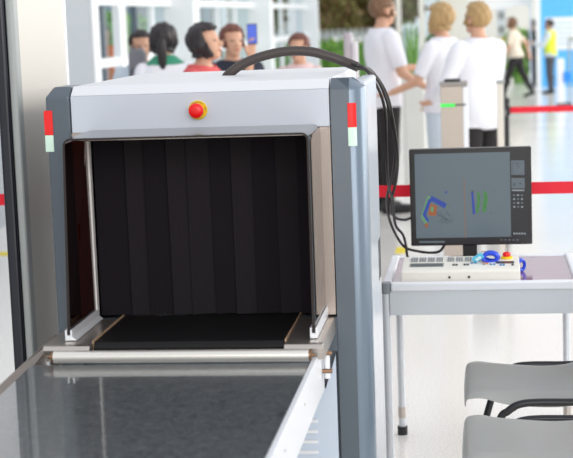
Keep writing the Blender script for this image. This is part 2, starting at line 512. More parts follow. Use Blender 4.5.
# emergency stop
es_y = 4.3
bm = bmesh.new(); lathe(bm, [(0.0275, 0), (0.0275, 0.004), (0.026, 0.006)], (-0.793, es_y, 1.4305), 'y', 28)
es = build('emergency_stop', bm, M_yellow, xr, smooth=True, label='round yellow emergency stop collar with black lettering')
bm = bmesh.new(); lathe(bm, [(0.014, 0.0), (0.014, 0.018), (0.0205, 0.020), (0.0215, 0.026), (0.0205, 0.032), (0.015, 0.036), (0.006, 0.037)], (-0.793, es_y - 0.006, 1.4305), 'y', 28)
build('push_button', bm, M_red, es, smooth=True, label='red mushroom push button')
dg = None
def letters(text, c, radius, a0, step, size):
    bm = bmesh.new()
    for i, ch in enumerate(text):
        cu = bpy.data.curves.new('t', 'FONT'); cu.body = ch; cu.size = size; cu.align_x = 'CENTER'; cu.extrude = 0.0003
        cu.resolution_u = 2
        o = bpy.data.objects.new('t', cu); col.objects.link(o)
        d = bpy.context.evaluated_depsgraph_get()
        me = bpy.data.meshes.new_from_object(o.evaluated_get(d))
        a = a0 - step * i
        R = Matrix.Rotation(a - PI / 2, 4, 'Y').inverted()
        T1 = Matrix.Translation(c) @ Matrix.Rotation(-(a - PI / 2), 4, 'Y') @ Matrix.Translation((0, 0, radius)) @ Matrix.Rotation(PI / 2, 4, 'X')
        tmp = bmesh.new(); tmp.from_mesh(me); bmesh.ops.transform(tmp, matrix=T1, verts=tmp.verts)
        me2 = bpy.data.meshes.new('t2'); tmp.to_mesh(me2); tmp.free()
        bm.from_mesh(me2)
        bpy.data.objects.remove(o); bpy.data.curves.remove(cu); bpy.data.meshes.remove(me); bpy.data.meshes.remove(me2)
    return bm
bm = letters('EMERGENCY', (-0.793, es_y - 0.0065, 1.4305), 0.0212, math.radians(128), math.radians(10.5), 0.0062)
b2 = letters('STOP', (-0.793, es_y - 0.0065, 1.4305), 0.0212, math.radians(28), math.radians(11.5), 0.0062)
me_ = bpy.data.meshes.new('t3'); b2.to_mesh(me_); b2.free(); bm.from_mesh(me_); bpy.data.meshes.remove(me_)
build('lettering', bm, M_black, es)
# small vent slots low on the right side, feet
for yy in (4.69, 4.745):
    build('slot', B(-0.3137, -0.3125, yy, yy + 0.03, 0.86, 0.985), M_black, xr)
for fx in (-1.18, -0.37):
    for fy in (4.37, 4.74):
        bm = bmesh.new(); lathe(bm, [(0.035, 0.0), (0.035, 0.02), (0.016, 0.03), (0.016, 0.101)], (fx, fy, 0), 'z', 18)
        build('levelling_foot', bm, M_black, xr, smooth=True)

# ------------------------------------------------------------------ conveyor table
cv = thing('conveyor', (-0.82, 3.3, 0), 'steel edged conveyor table with dark glossy belt leading into the scanner', 'conveyor')
def XL(y): return -1.246 + (4.3 - y) * 0.0445      # outer left edge
m = bpy.data.materials.new('dark_conveyor_belt'); m.use_nodes = True
nt = m.node_tree; b = nt.nodes['Principled BSDF']
tc = nt.nodes.new('ShaderNodeTexCoord')
mp = nt.nodes.new('ShaderNodeMapping'); mp.inputs['Scale'].default_value = (1, 0.6, 1)
n1 = nt.nodes.new('ShaderNodeTexNoise'); n1.inputs['Scale'].default_value = 60; n1.inputs['Detail'].default_value = 10; n1.inputs['Roughness'].default_value = 0.8; n1.inputs['Distortion'].default_value = 0.8
nt.links.new(tc.outputs['Object'], mp.inputs[0]); nt.links.new(mp.outputs[0], n1.inputs['Vector'])
r1 = nt.nodes.new('ShaderNodeValToRGB')
r1.color_ramp.elements[0].position = 0.36; r1.color_ramp.elements[0].color = rgb(60, 65, 68)
r1.color_ramp.elements[1].position = 0.7; r1.color_ramp.elements[1].color = rgb(108, 113, 116)
nt.links.new(n1.outputs['Fac'], r1.inputs[0]); nt.links.new(r1.outputs[0], b.inputs['Base Color'])
mr = nt.nodes.new('ShaderNodeMapRange'); mr.inputs[3].default_value = 0.25; mr.inputs[4].default_value = 0.4
b.inputs['Coat Weight'].default_value = 0.9; b.inputs['Coat Roughness'].default_value = 0.05; b.inputs['Coat IOR'].default_value = 1.55
nt.links.new(n1.outputs['Fac'], mr.inputs[0]); nt.links.new(mr.outputs[0], b.inputs['Roughness'])
M_cbelt = m
bm = bmesh.new()
vs = box(bm, -1, -0.447, 2.52, 3.897, 0.742, 0.7805)
for v in vs:
    if v.co.x < -0.9: v.co.x = XL(v.co.y) + 0.012
build('belt', bm, M_cbelt, cv, bevel=0.004)
# rails
bm = bmesh.new()
box(bm, -0.447, -0.434, 2.46, 4.10, 0.660, 0.785)
build('side_rail', bm, mat('pale_rail_enamel', (226, 228, 232), 0.35, metal=0.1), cv, bevel=0.0015)
bm = bmesh.new()
pts = []
ys = (2.46, 3.9, 4.27)
wid = (0.048, 0.030, 0.012)
secs = []
for y, wd in zip(ys, wid):
    xo = XL(y)
    secs.append([bm.verts.new(p) for p in ((xo, y, 0.66), (xo, y, 0.786), (xo + 0.006, y, 0.786), (xo + wd, y, 0.779), (xo + wd, y, 0.66))])
for a, c in zip(secs[:-1], secs[1:]):
    for i in range(5):
        j = (i + 1) % 5
        bm.faces.new((a[i], a[j], c[j], c[i]))
bm.faces.new(secs[0][::-1]); bm.faces.new(secs[-1])
build('side_rail', bm, M_fsteel, cv, bevel=0.0015)
for y in (2.75, 3.1, 3.45, 3.75):
    for z in (0.756,):
        pass
for y in (2.9, 3.22, 3.62):
    bm = bmesh.new(); lathe(bm, [(0.004, 0), (0.003, 0.002)], (0, 0, 0), 'z', 10)
    bmesh.ops.rotate(bm, verts=bm.verts, matrix=Matrix.Rotation(PI / 2, 3, 'Y'))
    bmesh.ops.translate(bm, verts=bm.verts, vec=(-0.434, y, 0.74))
    build('screw', bm, M_steel, cv, smooth=True)
build('end_panel', B(XL(2.46), -0.434, 2.45, 2.463, 0.66, 0.783), M_steel, cv)
for x in (-1.13, -0.475):
    for y in (2.6,):
        bm = bmesh.new(); box(bm, x - 0.02, x + 0.02, y - 0.02, y + 0.02, 0.02, 0.745)
        lg = build('leg', bm, M_steel, cv)
        bm = bmesh.new(); lathe(bm, [(0.03, 0), (0.03, 0.012), (0.01, 0.02)], (x, y, 0), 'z', 14)
        build('foot', bm, M_black, lg, smooth=True)
build('hinge_plate', B(-1.20, -0.446, 3.885, 3.89, 0.70, 0.765), M_steel, cv)

# ------------------------------------------------------------------ hose and cables
M_hose = mat('dark_ribbed_hose', (66, 58, 54), 0.42, var=0.12, scale=60)
M_cable = mat('black_cable', (40, 37, 37), 0.4, var=0.1)
cb = thing('cable_hose', (-0.58, 4.85, 1.507), 'thick dark hose arched over the scanner with black cables hanging to the monitor', 'cable')
bm = bmesh.new()
tube(bm, [(-0.80, 4.86, 1.500), (-0.785, 4.85, 1.514), (-0.745, 4.85, 1.540), (-0.686, 4.85, 1.562), (-0.605, 4.85, 1.577), (-0.525, 4.85, 1.574), (-0.461, 4.85, 1.556), (-0.414, 4.85, 1.538), (-0.372, 4.84, 1.520)], 0.0158, 14, 9, wave=0.955)
build('hose', bm, M_hose, cb, smooth=True, auto=80)
cabs = [
    [(-0.40, 4.845, 1.532), (-0.372, 4.82, 1.527), (-0.345, 4.85, 1.513), (-0.318, 4.95, 1.473), (-0.297, 5.02, 1.41), (-0.285, 5.1, 1.332), (-0.279, 5.2, 1.229), (-0.297, 5.3, 1.126), (-0.325, 5.4, 1.037), (-0.329, 5.55, 0.941), (-0.313, 5.7, 0.856), (-0.287, 5.85, 0.785), (-0.238, 5.92, 0.758), (-0.19, 5.95, 0.747), (-0.153, 5.96, 0.754), (-0.125, 5.965, 0.80)],
    [(-0.40, 4.84, 1.526), (-0.375, 4.82, 1.518), (-0.345, 4.86, 1.506), (-0.316, 4.97, 1.44), (-0.302, 5.03, 1.372), (-0.303, 5.09, 1.30), (-0.307, 5.15, 1.227), (-0.312, 5.28, 1.10), (-0.307, 5.42, 1.02), (-0.309, 5.6, 0.91), (-0.29, 5.75, 0.85), (-0.283, 5.82, 0.80), (-0.278, 5.86, 0.745), (-0.255, 5.93, 0.728)],
    [(-0.40, 4.85, 1.530), (-0.37, 4.83, 1.520), (-0.340, 4.87, 1.512), (-0.311, 4.97, 1.465), (-0.289, 5.04, 1.40), (-0.277, 5.12, 1.30), (-0.273, 5.2, 1.20), (-0.287, 5.32, 1.105), (-0.316, 5.45, 1.0), (-0.311, 5.62, 0.935), (-0.285, 5.8, 0.90), (-0.262, 5.962, 0.886), (-0.20, 5.966, 0.89)],
]
for c in cabs:
    bm = bmesh.new(); tube(bm, c, 0.0052, 8, 6)
    build('cable', bm, M_cable, cb, smooth=True)

# ------------------------------------------------------------------ operator table
tb = thing('operator_table', (0.01, 5.72, 0), 'grey metal framed operator table with a glossy purple-brown top beside the scanner', 'table')
M_lam = mat('purple_brown_laminate', (138, 100, 130), 0.12, var=0.08, scale=5, coat=0.4)
M_apron = mat('light_grey_enamel', (206, 211, 216), 0.4, var=0.015)
M_rim = mat('white_rim_profile', (232, 235, 240), 0.3, var=0.01)
build('tabletop', B(-0.325, 0.345, 5.44, 6.03, 0.694, 0.714), M_lam, tb)
build('rim', B(-0.322, 0.335, 5.415, 5.447, 0.690, 0.722), M_rim, tb, bevel=0.006, seg=3, label='white front edge profile')
build('rim', B(-0.322, 0.335, 6.022, 6.05, 0.692, 0.718), M_rim, tb, bevel=0.005, seg=3)
for x0, x1 in ((-0.352, -0.319), (0.332, 0.365)):
    build('rim', B(x0, x1, 5.45, 6.05, 0.690, 0.724), M_rim, tb, bevel=0.008, seg=3)
build('apron', B(-0.326, 0.34, 5.424, 5.438, 0.602, 0.690), M_apron, tb)
build('apron', B(-0.326, 0.34, 6.0, 6.012, 0.63, 0.690), M_apron, tb)
for x0, x1 in ((-0.345, -0.333), (0.346, 0.358)):
    build('apron', B(x0, x1, 5.46, 6.0, 0.63, 0.692), M_apron, tb)
M_cap = mat('grey_corner_cap', (128, 134, 138), 0.4)
for x in (-0.3405, 0.3545):
    bm = bmesh.new()
    prism(bm, rounded(x - 0.0145, x + 0.0145, 5.425, 5.455, 0.009, 4), 'z', 0.03, 0.684)
    lg = build('leg', bm, M_alu, tb, smooth=True)
    bm = bmesh.new(); cyl(bm, (x, 5.44, 0), (x, 5.44, 0.032), 0.02, 14)
    build('foot', bm, M_black, lg, smooth=True)
    bm = bmesh.new(); prism(bm, rounded(x - 0.017, x + 0.018, 5.414, 5.46, 0.012, 4), 'z', 0.682, 0.722)
    build('corner_cap', bm, M_cap, tb, smooth=True, bevel=0.003)
for x in (-0.323, 0.334):
    bm = bmesh.new(); cyl(bm, (x, 5.99, 0.03), (x, 5.99, 0.69), 0.0145, 18)
    lg = build('leg', bm, M_alu, tb, smooth=True)
    bm = bmesh.new(); cyl(bm, (x, 5.99, 0.07), (x, 5.99, 0.115), 0.0165, 18)
    build('sleeve', bm, M_steel, lg, smooth=True)
    bm = bmesh.new(); cyl(bm, (x, 5.99, 0.0), (x, 5.99, 0.034), 0.0205, 18)
    build('foot', bm, M_black, lg, smooth=True)

# ------------------------------------------------------------------ monitor
mo = thing('monitor', (-0.03, 5.93, 0.714), 'black flat monitor showing an x-ray picture of a bag, on the operator table', 'monitor')
build('casing', B(-0.266, 0.203, 5.905, 5.95, 0.781, 1.160), mat('charcoal_bezel', (31, 28, 30), 0.35, var=0.05), mo, bevel=0.004)
M_scr = mat('grey_screen', (40, 44, 48), 0.25, emit=(100, 115, 124), estr=0.72, var=0.02)
M_scrk = mat('dark_screen', (12, 12, 14), 0.3, emit=(26, 26, 30), estr=1.0)
M_wid = mat('screen_widget_grey', (40, 44, 48), 0.3, emit=(92, 104, 112), estr=0.8)
M_widl = mat('screen_widget_light', (40, 40, 40), 0.3, emit=(150, 158, 164), estr=0.8)
M_sblue = mat('screen_blue', (10, 20, 60), 0.3, emit=(30, 62, 150), estr=0.9)
M_sgreen = mat('screen_green', (20, 50, 20), 0.3, emit=(62, 122, 62), estr=0.9)
M_slgreen = mat('screen_pale_green', (20, 50, 20), 0.3, emit=(96, 138, 104), estr=0.9)
M_sorange = mat('screen_orange', (60, 30, 10), 0.3, emit=(150, 78, 36), estr=0.9)
M_sbrown = mat('screen_brown', (60, 40, 30), 0.3, emit=(126, 92, 72), estr=0.9)
M_sdark = mat('screen_ink', (30, 34, 38), 0.3, emit=(62, 72, 82), estr=0.8)
# screen frame recess
YS = 5.9048
def sp(px, py):
    """photo-like screen coordinates (415..528 across, 157..239 down) to the panel plane"""
    x = -0.243 + (px - 415.8) * (0.363 / 94.5)
    yt = 157 - 0.053 * (px - 415); yb = 239 - 0.021 * (px - 415)
    t = (py - yt) / (yb - yt)
    return x, 1.131 + (px - 415) * 0.0001 - t * (0.321 + 0.0001 * (px - 415))
bm = bmesh.new()
box(bm, -0.245, 0.1215, YS - 0.0006, 5.906, 0.812, 1.142)
scr = build('screen', bm, M_scr, mo)
build('side_display', B(0.1215, 0.186, YS - 0.0006, 5.906, 0.797, 1.142), M_scrk, mo)
build('status_strip', B(-0.245, 0.1215, YS - 0.0006, 5.906, 0.797, 0.812), M_scrk, mo)
def poly(bm, pts, mi, d=0.0009):
    f = bm.faces.new([bm.verts.new((*(lambda q: (q[0], YS - d, q[1]))(sp(*p)),)) for p in pts]); f.material_index = mi
bm = bmesh.new()
poly(bm, [(420, 217), (427.5, 195.5), (430.5, 196.5), (424, 216), (427, 222), (424, 224)], 3)
poly(bm, [(422, 214.5), (428.8, 198.5), (431.6, 199.8), (425.5, 214.5), (429, 221.5), (426, 221)], 0, 0.0012)
poly(bm, [(431.5, 195.5), (446.8, 203.5), (444.5, 208.3), (430, 200)], 0, 0.0012)
poly(bm, [(430, 203.5), (437, 206), (435.5, 216), (428, 215)], 2, 0.0011)
poly(bm, [(431, 206), (434, 207), (433, 212.5), (430, 211)], 3, 0.0013)
poly(bm, [(424.5, 224), (427.5, 223), (426.5, 228), (424, 226.5)], 2, 0.0012)
poly(bm, [(445.2, 191.2), (447.6, 191), (446.8, 193.3), (445.4, 193.2)], 0, 0.0012)
poly(bm, [(447, 205.8), (449.2, 207.5), (447.5, 208.6)], 1, 0.0012)
poly(bm, [(436.5, 214.8), (440, 215), (438.5, 216)], 5, 0.0013)
for k in range(26):   # faint scribble of wires
    a = random.uniform(0, PI); cx = random.uniform(437, 452); cy = random.uniform(212, 223)
    l = random.uniform(1.5, 4); dx, dy = l * math.cos(a), 0.6 * l * math.sin(a); nx, ny = -0.22 * math.sin(a), 0.22 * math.cos(a)
    poly(bm, [(cx - dx + nx, cy - dy + ny), (cx + dx + nx, cy + dy + ny), (cx + dx - nx, cy + dy - ny), (cx - dx - nx, cy - dy - ny)], 5, 0.0010 + k * 0.00001)
poly(bm, [(464.2, 178), (464.9, 178), (465.6, 238), (464.7, 238)], 4, 0.0012)
poly(bm, [(471.4, 191.5), (473.6, 191), (475.3, 213.5), (472.8, 214)], 0, 0.0012)
poly(bm, [(471.4, 190.5), (473.8, 190), (474, 192), (471.4, 192.5)], 5, 0.0014)
def ribbon(cx, y0, y1, wd, amp, mi):
    L_, R_ = [], []
    for i in range(9):
        t = i / 8; y = y0 + (y1 - y0) * t; x = cx + amp * math.sin(t * 5)
        ww = wd * (0.7 + 0.3 * math.sin(t * PI))
        L_.append((x - ww, y)); R_.append((x + ww, y))
    for i in range(8):
        poly(bm, [L_[i], R_[i], R_[i + 1], L_[i + 1]], mi, 0.0012)
ribbon(478.2, 191.5, 213, 1.7, 0.9, 1); ribbon(485, 191, 212, 2.4, 0.9, 1); 
ribbon(478.6, 193, 211, 0.7, 0.9, 3); ribbon(485.4, 193, 210, 1.0, 0.9, 3)
for (x, y) in ((443, 187), (490, 213), (494, 212.5), (493, 191)):
    poly(bm, [(x, y), (x + 2.5, y - 0.3), (x + 2.5, y + 0.2), (x, y + 0.4)], 5)
build('xray_image', bm, [M_sblue, M_sgreen, M_sorange, M_slgreen, M_sbrown, M_sdark], scr)
bm = bmesh.new()
def rect(x0, y0, x1, y1, mi, d=0.0009): poly(bm, [(x0, y0), (x1, y0), (x1, y1), (x0, y1)], mi, d)
rect(511.8, 160, 525, 174.5, 0); rect(511.8, 177.5, 525, 188, 0); rect(512.2, 189.2, 524.5, 190.6, 1)
poly(bm, [(513, 184), (515.5, 182), (516.3, 184), (514, 185.8)], 2, 0.0012); poly(bm, [(519.5, 182), (522, 182.6), (520.5, 184.6)], 2, 0.0012)
for k in range(7):
    rect(512.6, 161.6 + k * 1.9, 514, 162.4 + k * 1.9, 2, 0.0012)
for k in range(16):
    x = random.uniform(515.5, 523); y = random.uniform(161, 173); rect(x, y, x + 1.2, y + 0.6, 2, 0.0012)
build('preview_icons', bm, [M_wid, M_widl, M_sdark], mo)
bm = bmesh.new()
for r_ in range(4):
    for c_ in range(3):
        rect(513.3 + c_ * 3.9, 194 + r_ * 3.9, 515.3 + c_ * 3.9, 195.6 + r_ * 3.9, 1 if (r_ + c_) % 2 else 0)
build('keypad_icons', bm, [M_wid, M_widl, M_sdark], mo)
bm = bmesh.new()
for c_ in range(5):
    rect(513 + c_ * 2.6, 232.5, 514.8 + c_ * 2.6, 234.2, 1)
build('footer_icons', bm, [M_wid, M_widl, M_sdark], mo)
bm = bmesh.new()
poly(bm, [(418, 241.3), (444, 240.9), (444, 243), (418, 243.2)], 0, 0.0009)
for k in range(5): poly(bm, [(500 + k * 4, 239.2), (502 + k * 4, 239.1), (502 + k * 4, 240.3), (500 + k * 4, 240.4)], 0, 0.0009)
build('status_text', bm, [M_wid], mo)
bm = bmesh.new(); box(bm, -0.066, -0.010, 5.925, 5.945, 0.722, 0.83)
build('stand_neck', bm, M_black, mo, bevel=0.004)
bm = bmesh.new(); prism(bm, rounded(-0.14, 0.07, 5.86, 6.0, 0.05, 6), 'z', 0.714, 0.726)
build('stand_base', bm, M_black, mo, bevel=0.003)

# ------------------------------------------------------------------ control keyboard
kb = thing('control_keyboard', (-0.07, 5.57, 0.714), 'cream x-ray control keyboard with grey key blocks and a red stop button', 'keyboard')
M_cream = mat('cream_plastic', (240, 236, 226), 0.45, var=0.015)
KX0, KX1 = -0.284, 0.143
bm = bmesh.new()
prism(bm, [(5.46, 0.7145), (5.458, 0.752), (5.466, 0.759), (5.665, 0.776), (5.672, 0.773), (5.672, 0.7145)], 'x', KX0, KX1)
build('casing', bm, M_cream, kb, bevel=0.003)
def kp(u, v, h=0.0):
    """u 0..1 across, v 0..1 from front to back on the sloping deck"""
    y = 5.466 + v * 0.199; z = 0.759 + v * 0.017
    return Vector((KX0 + u * (KX1 - KX0), y - h * 0.085, z + h))
def kbox(bm, u0, u1, v0, v1, h, mi=0, h0=-0.001):
    vs = [bm.verts.new(kp(u, v, hh)) for hh in (h0, h) for v in (v0, v1) for u in (u0, u1)]
    for idx in ((0, 2, 3, 1), (4, 5, 7, 6), (0, 1, 5, 4), (2, 6, 7, 3), (0, 4, 6, 2), (1, 3, 7, 5)):
        bm.faces.new([vs[i] for i in idx]).material_index = mi
M_key = mat('grey_key', (150, 154, 156), 0.5); M_lcd = mat('grey_green_display', (120, 128, 126), 0.3, spec=0.6)
M_kblue = mat('blue_key', (86, 140, 184), 0.5); M_kdark = mat('dark_key', (70, 72, 76), 0.5); M_kor = mat('orange_key', (226, 150, 90), 0.5)
groups = [(0.07 + i * 0.073) for i in range(4)] + [0.385 + i * 0.075 for i in range(4)]
for gu in groups:
    for c_ in range(3):
        for r_ in range(3):
            bm = bmesh.new()
            u = gu + c_ * 0.0205; v = 0.60 + r_ * 0.105
            kbox(bm, u, u + 0.016, v, v + 0.075, 0.0035)
            build('key', bm, M_key, kb)
bm = bmesh.new(); kbox(bm, 0.065, 0.355, 0.23, 0.50, 0.001); dsp = build('display', bm, M_lcd, kb)
bm = bmesh.new()
for k in range(14): kbox(bm, 0.08 + k * 0.019, 0.092 + k * 0.019, 0.30, 0.40, 0.0015, h0=0.0005)
build('display_text', bm, M_kdark, dsp)
for u, v, mm in ((0.43, 0.3, M_kdark), (0.455, 0.3, M_kdark), (0.525, 0.3, M_kdark), (0.55, 0.3, M_kdark), (0.585, 0.42, M_kblue), (0.615, 0.42, M_kblue), (0.69, 0.42, M_kor), (0.715, 0.36, M_kor), (0.745, 0.3, M_kblue), (0.775, 0.3, M_kblue), (0.69, 0.3, M_key), (0.83, 0.24, M_kblue), (0.855, 0.24, M_kblue), (0.93, 0.24, M_kdark)):
    bm = bmesh.new(); kbox(bm, u, u + 0.02, v, v + 0.07, 0.0035)
    build('button', bm, mm, kb)
bm = bmesh.new(); kbox(bm, 0.80, 0.955, 0.40, 0.56, 0.0012)
build('indicator_window', bm, mat('dark_indicator', (58, 58, 66), 0.3), kb)
for u in (0.405, 0.57):
    bm = bmesh.new(); x = KX0 + u * (KX1 - KX0); cyl(bm, (x, 5.4585, 0.733), (x, 5.456, 0.733), 0.0045, 12)
    build('screw', bm, M_black, kb, smooth=True)
c = kp(0.895, 0.80)
bm = bmesh.new(); lathe(bm, [(0.022, -0.001), (0.022, 0.005), (0.02, 0.007)], c, 'z', 20)
ky = build('stop_collar', bm, M_yellow, kb, smooth=True, label='yellow collar of the red stop button')
bm = bmesh.new(); lathe(bm, [(0.009, 0.006), (0.009, 0.009), (0.0145, 0.010), (0.0150, 0.017), (0.012, 0.022), (0.004, 0.024)], c, 'z', 20)
build('stop_button', bm, M_red, ky, smooth=True, label='red mushroom stop button')

# blue spiral wristband with cyan tag lying on the keyboard
M_blue = mat('blue_plastic_band', (22, 66, 205), 0.3, var=0.1)
wb = thing('key_band', (0.03, 5.585, 0.776), 'blue coiled key band with a cyan tag lying on the keyboard', 'key band')
bm = bmesh.new()
cz = 0.7815
for k in range(4):
    pts = []
    ax = Vector((0.25 * (k - 1.5), 1, 0.15 * (k - 1.5))).normalized()
    s, u = frame_of(ax)
    for i in range(18):
        a = 2 * PI * i / 18
        pts.append(Vector((0.036 + 0.002 * k, 5.575 + 0.012 * k, cz + 0.001)) + s * 0.027 * math.cos(a) + u * 0.0165 * math.sin(a))
    tube(bm, pts + [pts[0]], 0.0072, 8, 2)
build('coil', bm, M_blue, wb, smooth=True)
bm = bmesh.new()
R = Matrix.Rotation(math.radians(-32), 3, 'Y') @ Matrix.Rotation(math.radians(38), 3, 'X')
prism(bm, rounded(-0.021, 0.021, -0.013, 0.013, 0.004, 3), 'y', -0.004, 0.004)
for v in bm.verts: v.co = R @ v.co + Vector((-0.008, 5.555, 0.787))
tg = build('tag', bm, mat('cyan_tag', (92, 196, 226), 0.35), wb, bevel=0.001)
bm = bmesh.new()
prism(bm, rounded(-0.011, 0.012, -0.007, 0.007, 0.003, 3), 'y', -0.0055, -0.0041)
for v in bm.verts: v.co = R @ v.co + Vector((-0.008, 5.555, 0.787))
build('tag_insert', bm, mat('pale_tag_insert', (206, 236, 244), 0.35), tg)
bm = bmesh.new()
pts = [Vector((0.014, 5.585, 0.797)) + Vector((0.010 * math.cos(2 * PI * i / 14), 0.002 * math.sin(2 * PI * i / 14), 0.009 * math.sin(2 * PI * i / 14))) for i in range(15)]
tube(bm, pts, 0.0014, 6, 2)
build('ring', bm, M_bronze, wb, smooth=True)
bs = thing('blue_holder', (0.152, 5.68, 0.714), 'small blue plastic band standing on the table at the keyboard side', 'band')
bm = bmesh.new()
pts = [Vector((0.152, 5.66, 0.7385)) + Vector((0.013 * math.cos(2 * PI * i / 16), 0.012 * math.cos(2 * PI * i / 16), 0.0185 * math.sin(2 * PI * i / 16))) for i in range(17)]
for k in range(3):
    tube(bm, [p + Vector((0.0, 0.011 * k, 0)) for p in pts], 0.0058, 7, 2)
build('coil', bm, M_blue, bs, smooth=True)

# ------------------------------------------------------------------ chairs (seats side-on, facing the conveyor)
M_seat = mat('grey_polypropylene', (162, 162, 157), 0.3, var=0.04, scale=12)
M_tube = mat('black_steel_tube', (24, 25, 28), 0.35, var=0.08)
def make_chair(yc, label):
    t = thing('chair', (0.17, yc, 0), label, 'chair', 'grey plastic chairs in front of the table')
    # shell: profile along X (front lip at left), across Y
    prof = [(-0.061, 0.413), (-0.062, 0.431), (-0.056, 0.449), (-0.038, 0.463), (0.0, 0.470), (0.06, 0.468), (0.14, 0.461), (0.22, 0.457), (0.29, 0.462), (0.335, 0.478), (0.37, 0.51), (0.395, 0.565), (0.415, 0.64), (0.43, 0.72), (0.437, 0.79), (0.436, 0.815)]
    NA = 14
    P = [Vector((x, 0, z)) for x, z in prof]
    nrm = []
    for i in range(len(P)):
        d = (P[min(i + 1, len(P) - 1)] - P[max(i - 1, 0)]).normalized()
        nrm.append(Vector((d.z, 0, -d.x)))
    bm = bmesh.new()
    rows = {0: [], 1: []}
    for i, p in enumerate(P):
        tt = i / (len(P) - 1)
        hw = 0.262 if i < 9 else 0.262 - 0.05 * (i - 8) / 7
        if i == 0: hw -= 0.022
        if i == 1: hw -= 0.012
        if i == 2: hw -= 0.006
        if i >= len(P) - 2: hw -= 0.03 * (i - len(P) + 3)
        for side in (0, 1):
            row = []
            for a in range(NA + 1):
                s = -1 + 2 * a / NA
                # side edges turn down at the seat, back dishes gently
                dz = -0.036 * max(0, abs(s) - 0.72) / 0.28 * (1 if i < 10 else 0.2) * (1 if i > 4 else 0.35)
                dish = 0.008 * (1 - s * s) * (1 if i > 3 else 0)
                q = Vector((p.x, yc + s * hw, p.z + dz)) + nrm[i] * dish + nrm[i] * (0.006 if side else 0)
                if i < 3:
                    q.x += 0.003 * s * s; q.z -= dz
                row.append(bm.verts.new(q))
            rows[side].append(row)
    for i in range(len(P) - 1):
        for a in range(NA):
            bm.faces.new((rows[0][i][a], rows[0][i][a + 1], rows[0][i + 1][a + 1], rows[0][i + 1][a]))
            bm.faces.new((rows[1][i][a + 1], rows[1][i][a], rows[1][i + 1][a], rows[1][i + 1][a + 1]))
        for a, fl in ((0, 0), (NA, 1)):
            bm.faces.new((rows[0][i][a], rows[0][i + 1][a], rows[1][i + 1][a], rows[1][i][a]))
    for i in (0, len(P) - 1):
        for a in range(NA):
            bm.faces.new((rows[0][i][a], rows[0][i][a + 1], rows[1][i][a + 1], rows[1][i][a]))
    o = build('seat_shell', bm, M_seat, t, smooth=True, auto=60)
    o.modifiers.new('sub', 'SUBSURF').levels = 1; o.modifiers['sub'].render_levels = 2
    for s in (-1, 1):
        y = yc + s * 0.264
        bm = bmesh.new()
        tube(bm, [(-0.035, y + s * 0.012, 0.014), (0.0, y + s * 0.006, 0.20), (0.052, y, 0.375), (0.080, y, 0.408), (0.115, y, 0.430), (0.17, y, 0.437), (0.27, y, 0.437), (0.335, y, 0.437), (0.368, y, 0.424), (0.39, y, 0.39), (0.425, y + s * 0.006, 0.20), (0.455, y + s * 0.012, 0.014)], 0.0125, 12, 6)
        fr_ = build('leg_frame', bm, M_tube, t, smooth=True)
        for xx in (-0.036, 0.456):
            bm = bmesh.new(); cyl(bm, (xx, y + s * 0.012, 0), (xx, y + s * 0.012, 0.03), 0.016, 12)
            build('foot', bm, M_black, fr_, smooth=True)
    for xx in (0.10, 0.30):
        bm = bmesh.new(); tube(bm, [(xx, yc - 0.268, 0.424), (xx, yc - 0.2, 0.408), (xx, yc + 0.2, 0.408), (xx, yc + 0.268, 0.424)], 0.009, 10, 4)
        build('crossbar', bm, M_tube, t, smooth=True)
    return t
make_chair(5.065, 'grey plastic chair with black tube legs standing closest to the operator table')
make_chair(4.335, 'grey plastic chair at the bottom right corner, only its seat top in view')

# ------------------------------------------------------------------ walk-through metal detector
md = thing('metal_detector', (-1.85, 4.82, 0), 'tall white walk-through metal detector arch with black rubber edge beside the scanner', 'metal detector')
M_det = mat('beige_gloss_panel', (212, 206, 196), 0.38, var=0.02, scale=3)
M_detg = mat('grey_trim_profile', (158, 162, 160), 0.35)
M_detb = mat('black_blue_rubber_edge', (26, 28, 38), 0.35)
for x0, s in ((-1.40, -1), (-2.26, 1)):
    xa, xb = (x0 - 0.055, x0) if s < 0 else (x0, x0 + 0.055)
    build('side_panel', B(xa + 0.004, xb, 4.58, 5.13, 0.03, 2.12), M_det, md, bevel=0.003)
    build('rubber_edge', B(xa - 0.006, xb - 0.024, 4.538, 4.58, 0.03, 2.12), M_detb, md, bevel=0.01, seg=3)
    build('grey_trim', B(xb - 0.023, xb + 0.004, 4.546, 4.60, 0.03, 2.12), M_detg, md, bevel=0.01, seg=3)
    build('end_trim', B(xa, xb + 0.003, 5.13, 5.16, 0.03, 2.12), M_white, md, bevel=0.006)
    build('base_plate', B(xa - 0.04, xb + 0.03, 4.55, 5.15, 0.0, 0.03), M_detg, md, bevel=0.004)
build('crossbar', B(-2.27, -1.39, 4.55, 5.15, 2.12, 2.32), M_white, md, bevel=0.01)

